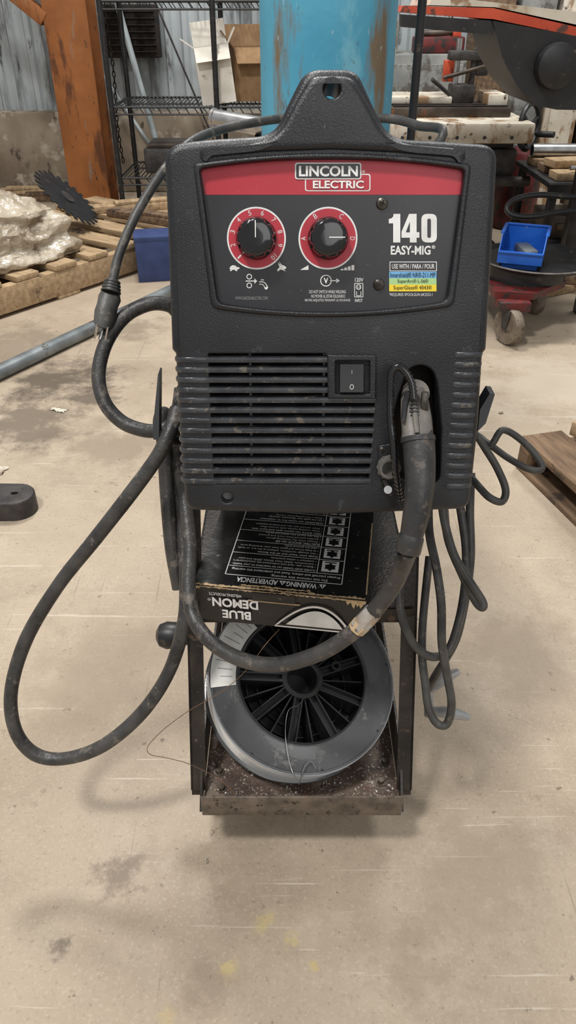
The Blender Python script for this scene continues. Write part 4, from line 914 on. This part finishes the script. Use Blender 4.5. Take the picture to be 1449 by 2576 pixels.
b=B(); b.tube([V((.955,2.43,.217)),V((.972,2.402,.217)),V((.985,2.385,.19)),V((.985,2.385,.15))],.003,WHITE); b.box((.985,2.382,.14),(.028,.003,.055),WHITE,rot=Matrix.Rotation(.2,4,'Y')); b.obj('white_tag',label='white paper tag tied to the round tray',cat='tag')
# ================================================================= RIGHT PALLET, WEIGHT, LITTER
a=math.radians(15)
pallet(Matrix.Translation((.700,.934,0))@Matrix.Rotation(a,4,'Z'),.7,.60,.085,5,WOODD,'dark brown weathered wooden pallet on the floor',.11)
b=B(); b.box((0,0,0),(.5,.13,.035),WOOD,bev=.003); b.obj('timber_board',label='thick pale timber board resting on the pallet',cat='board',M=Matrix.Translation((.86,1.36,.1035))@Matrix.Rotation(math.radians(-52),4,'Z'))
b=B(); cc=PH(36,1240,.045)
px_=[V((cc.x+.042*math.cos(t_),-(cc.y+.042*math.sin(t_)))) for t_ in [i*math.pi/14-math.pi/2 for i in range(15)]]+[V((cc.x-.3,-(cc.y+.046))),V((cc.x-.3,-(cc.y-.046)))]
hol=[V((cc.x+.008*math.cos(t_),-(cc.y+.006*math.sin(t_)))) for t_ in [i*math.pi/8 for i in range(16)]]
b.plate(px_,[hol],-.045,-.0005,.006,IRON,rh=.001)
o=b.obj('cast_iron_weight',label='dark cast iron lug with a hole lying on the floor',cat='metal part'); 
for v in o.data.vertices: v.co=V((v.co.x,-v.co.z,-v.co.y))
o.data.flip_normals(); o.data.update()
def scrap(px,py,w,d,seed,label,m=CAST):
    random.seed(seed); c=PH(px,py,.0); t=bmesh.new(); bmesh.ops.create_grid(t,x_segments=14,y_segments=14,size=.5)
    for v in t.verts:
        n=noise.noise(v.co*4+V((seed,0,0))); rr=1+.8*noise.noise(V((math.atan2(v.co.y,v.co.x)*1.5,seed,0)))
        v.co=V((v.co.x*w*rr,v.co.y*d*rr,.002+abs(n)*.006))
    t.transform(Matrix.Translation((c.x,c.y,0))@Matrix.Rotation(seed*.7,4,'Z')); b=B(); b.add(t,m); b.obj('paper_scrap',label=label,cat='litter')
scrap(148,1033,.042,.018,4,'crumpled dirty paper scrap on the floor'); scrap(3,1185,.035,.022,2,'torn pale paper scrap on the floor'); scrap(1260,1040,.012,.008,5,'small white paper scrap on the floor')
scrap(520,2168,.005,.003,7,'tiny white chip on the floor')
# ================================================================= LIGHTS, WORLD, CAMERA
def area(loc,tgt,size,power,col=(1,1,1)):
    l=bpy.data.lights.new('ceiling_or_fill_lamp','AREA'); l.energy=power; l.size=size; l.color=col
    o=bpy.data.objects.new('ceiling_or_fill_lamp',l); sc.collection.objects.link(o); o.location=loc; o.rotation_euler=(V(tgt)-V(loc)).to_track_quat('-Z','Y').to_euler()
    return o
area((-1.2,-.5,4.2),(0,.8,.3),.45,120,(1,.98,.95))
area((-.5,3.0,4.2),(0,1.2,0),.55,120,(1,.98,.95))
area((1.6,3.2,4.2),(.8,3,0),.8,78,(1,.985,.96))
area((.9,-2.2,2.6),(0,.6,.3),2.0,26,(1,.99,.98))  # added soft front fill, stands for bounced light and lifts the shaded cart
w=bpy.data.worlds.new('World'); sc.world=w; w.use_nodes=True; w.node_tree.nodes['Background'].inputs[0].default_value=(1,.995,.985,1); w.node_tree.nodes['Background'].inputs[1].default_value=.42
cam=bpy.data.cameras.new('camera'); co=bpy.data.objects.new('camera',cam); sc.collection.objects.link(co); sc.camera=co
co.location=CAM; co.rotation_euler=(math.pi/2-TH,0,0); cam.sensor_fit='VERTICAL'; cam.sensor_height=36; cam.lens=FP/2576*36; cam.clip_start=.02
sc.view_settings.view_transform='Standard'; sc.view_settings.look='None'; sc.view_settings.exposure=0
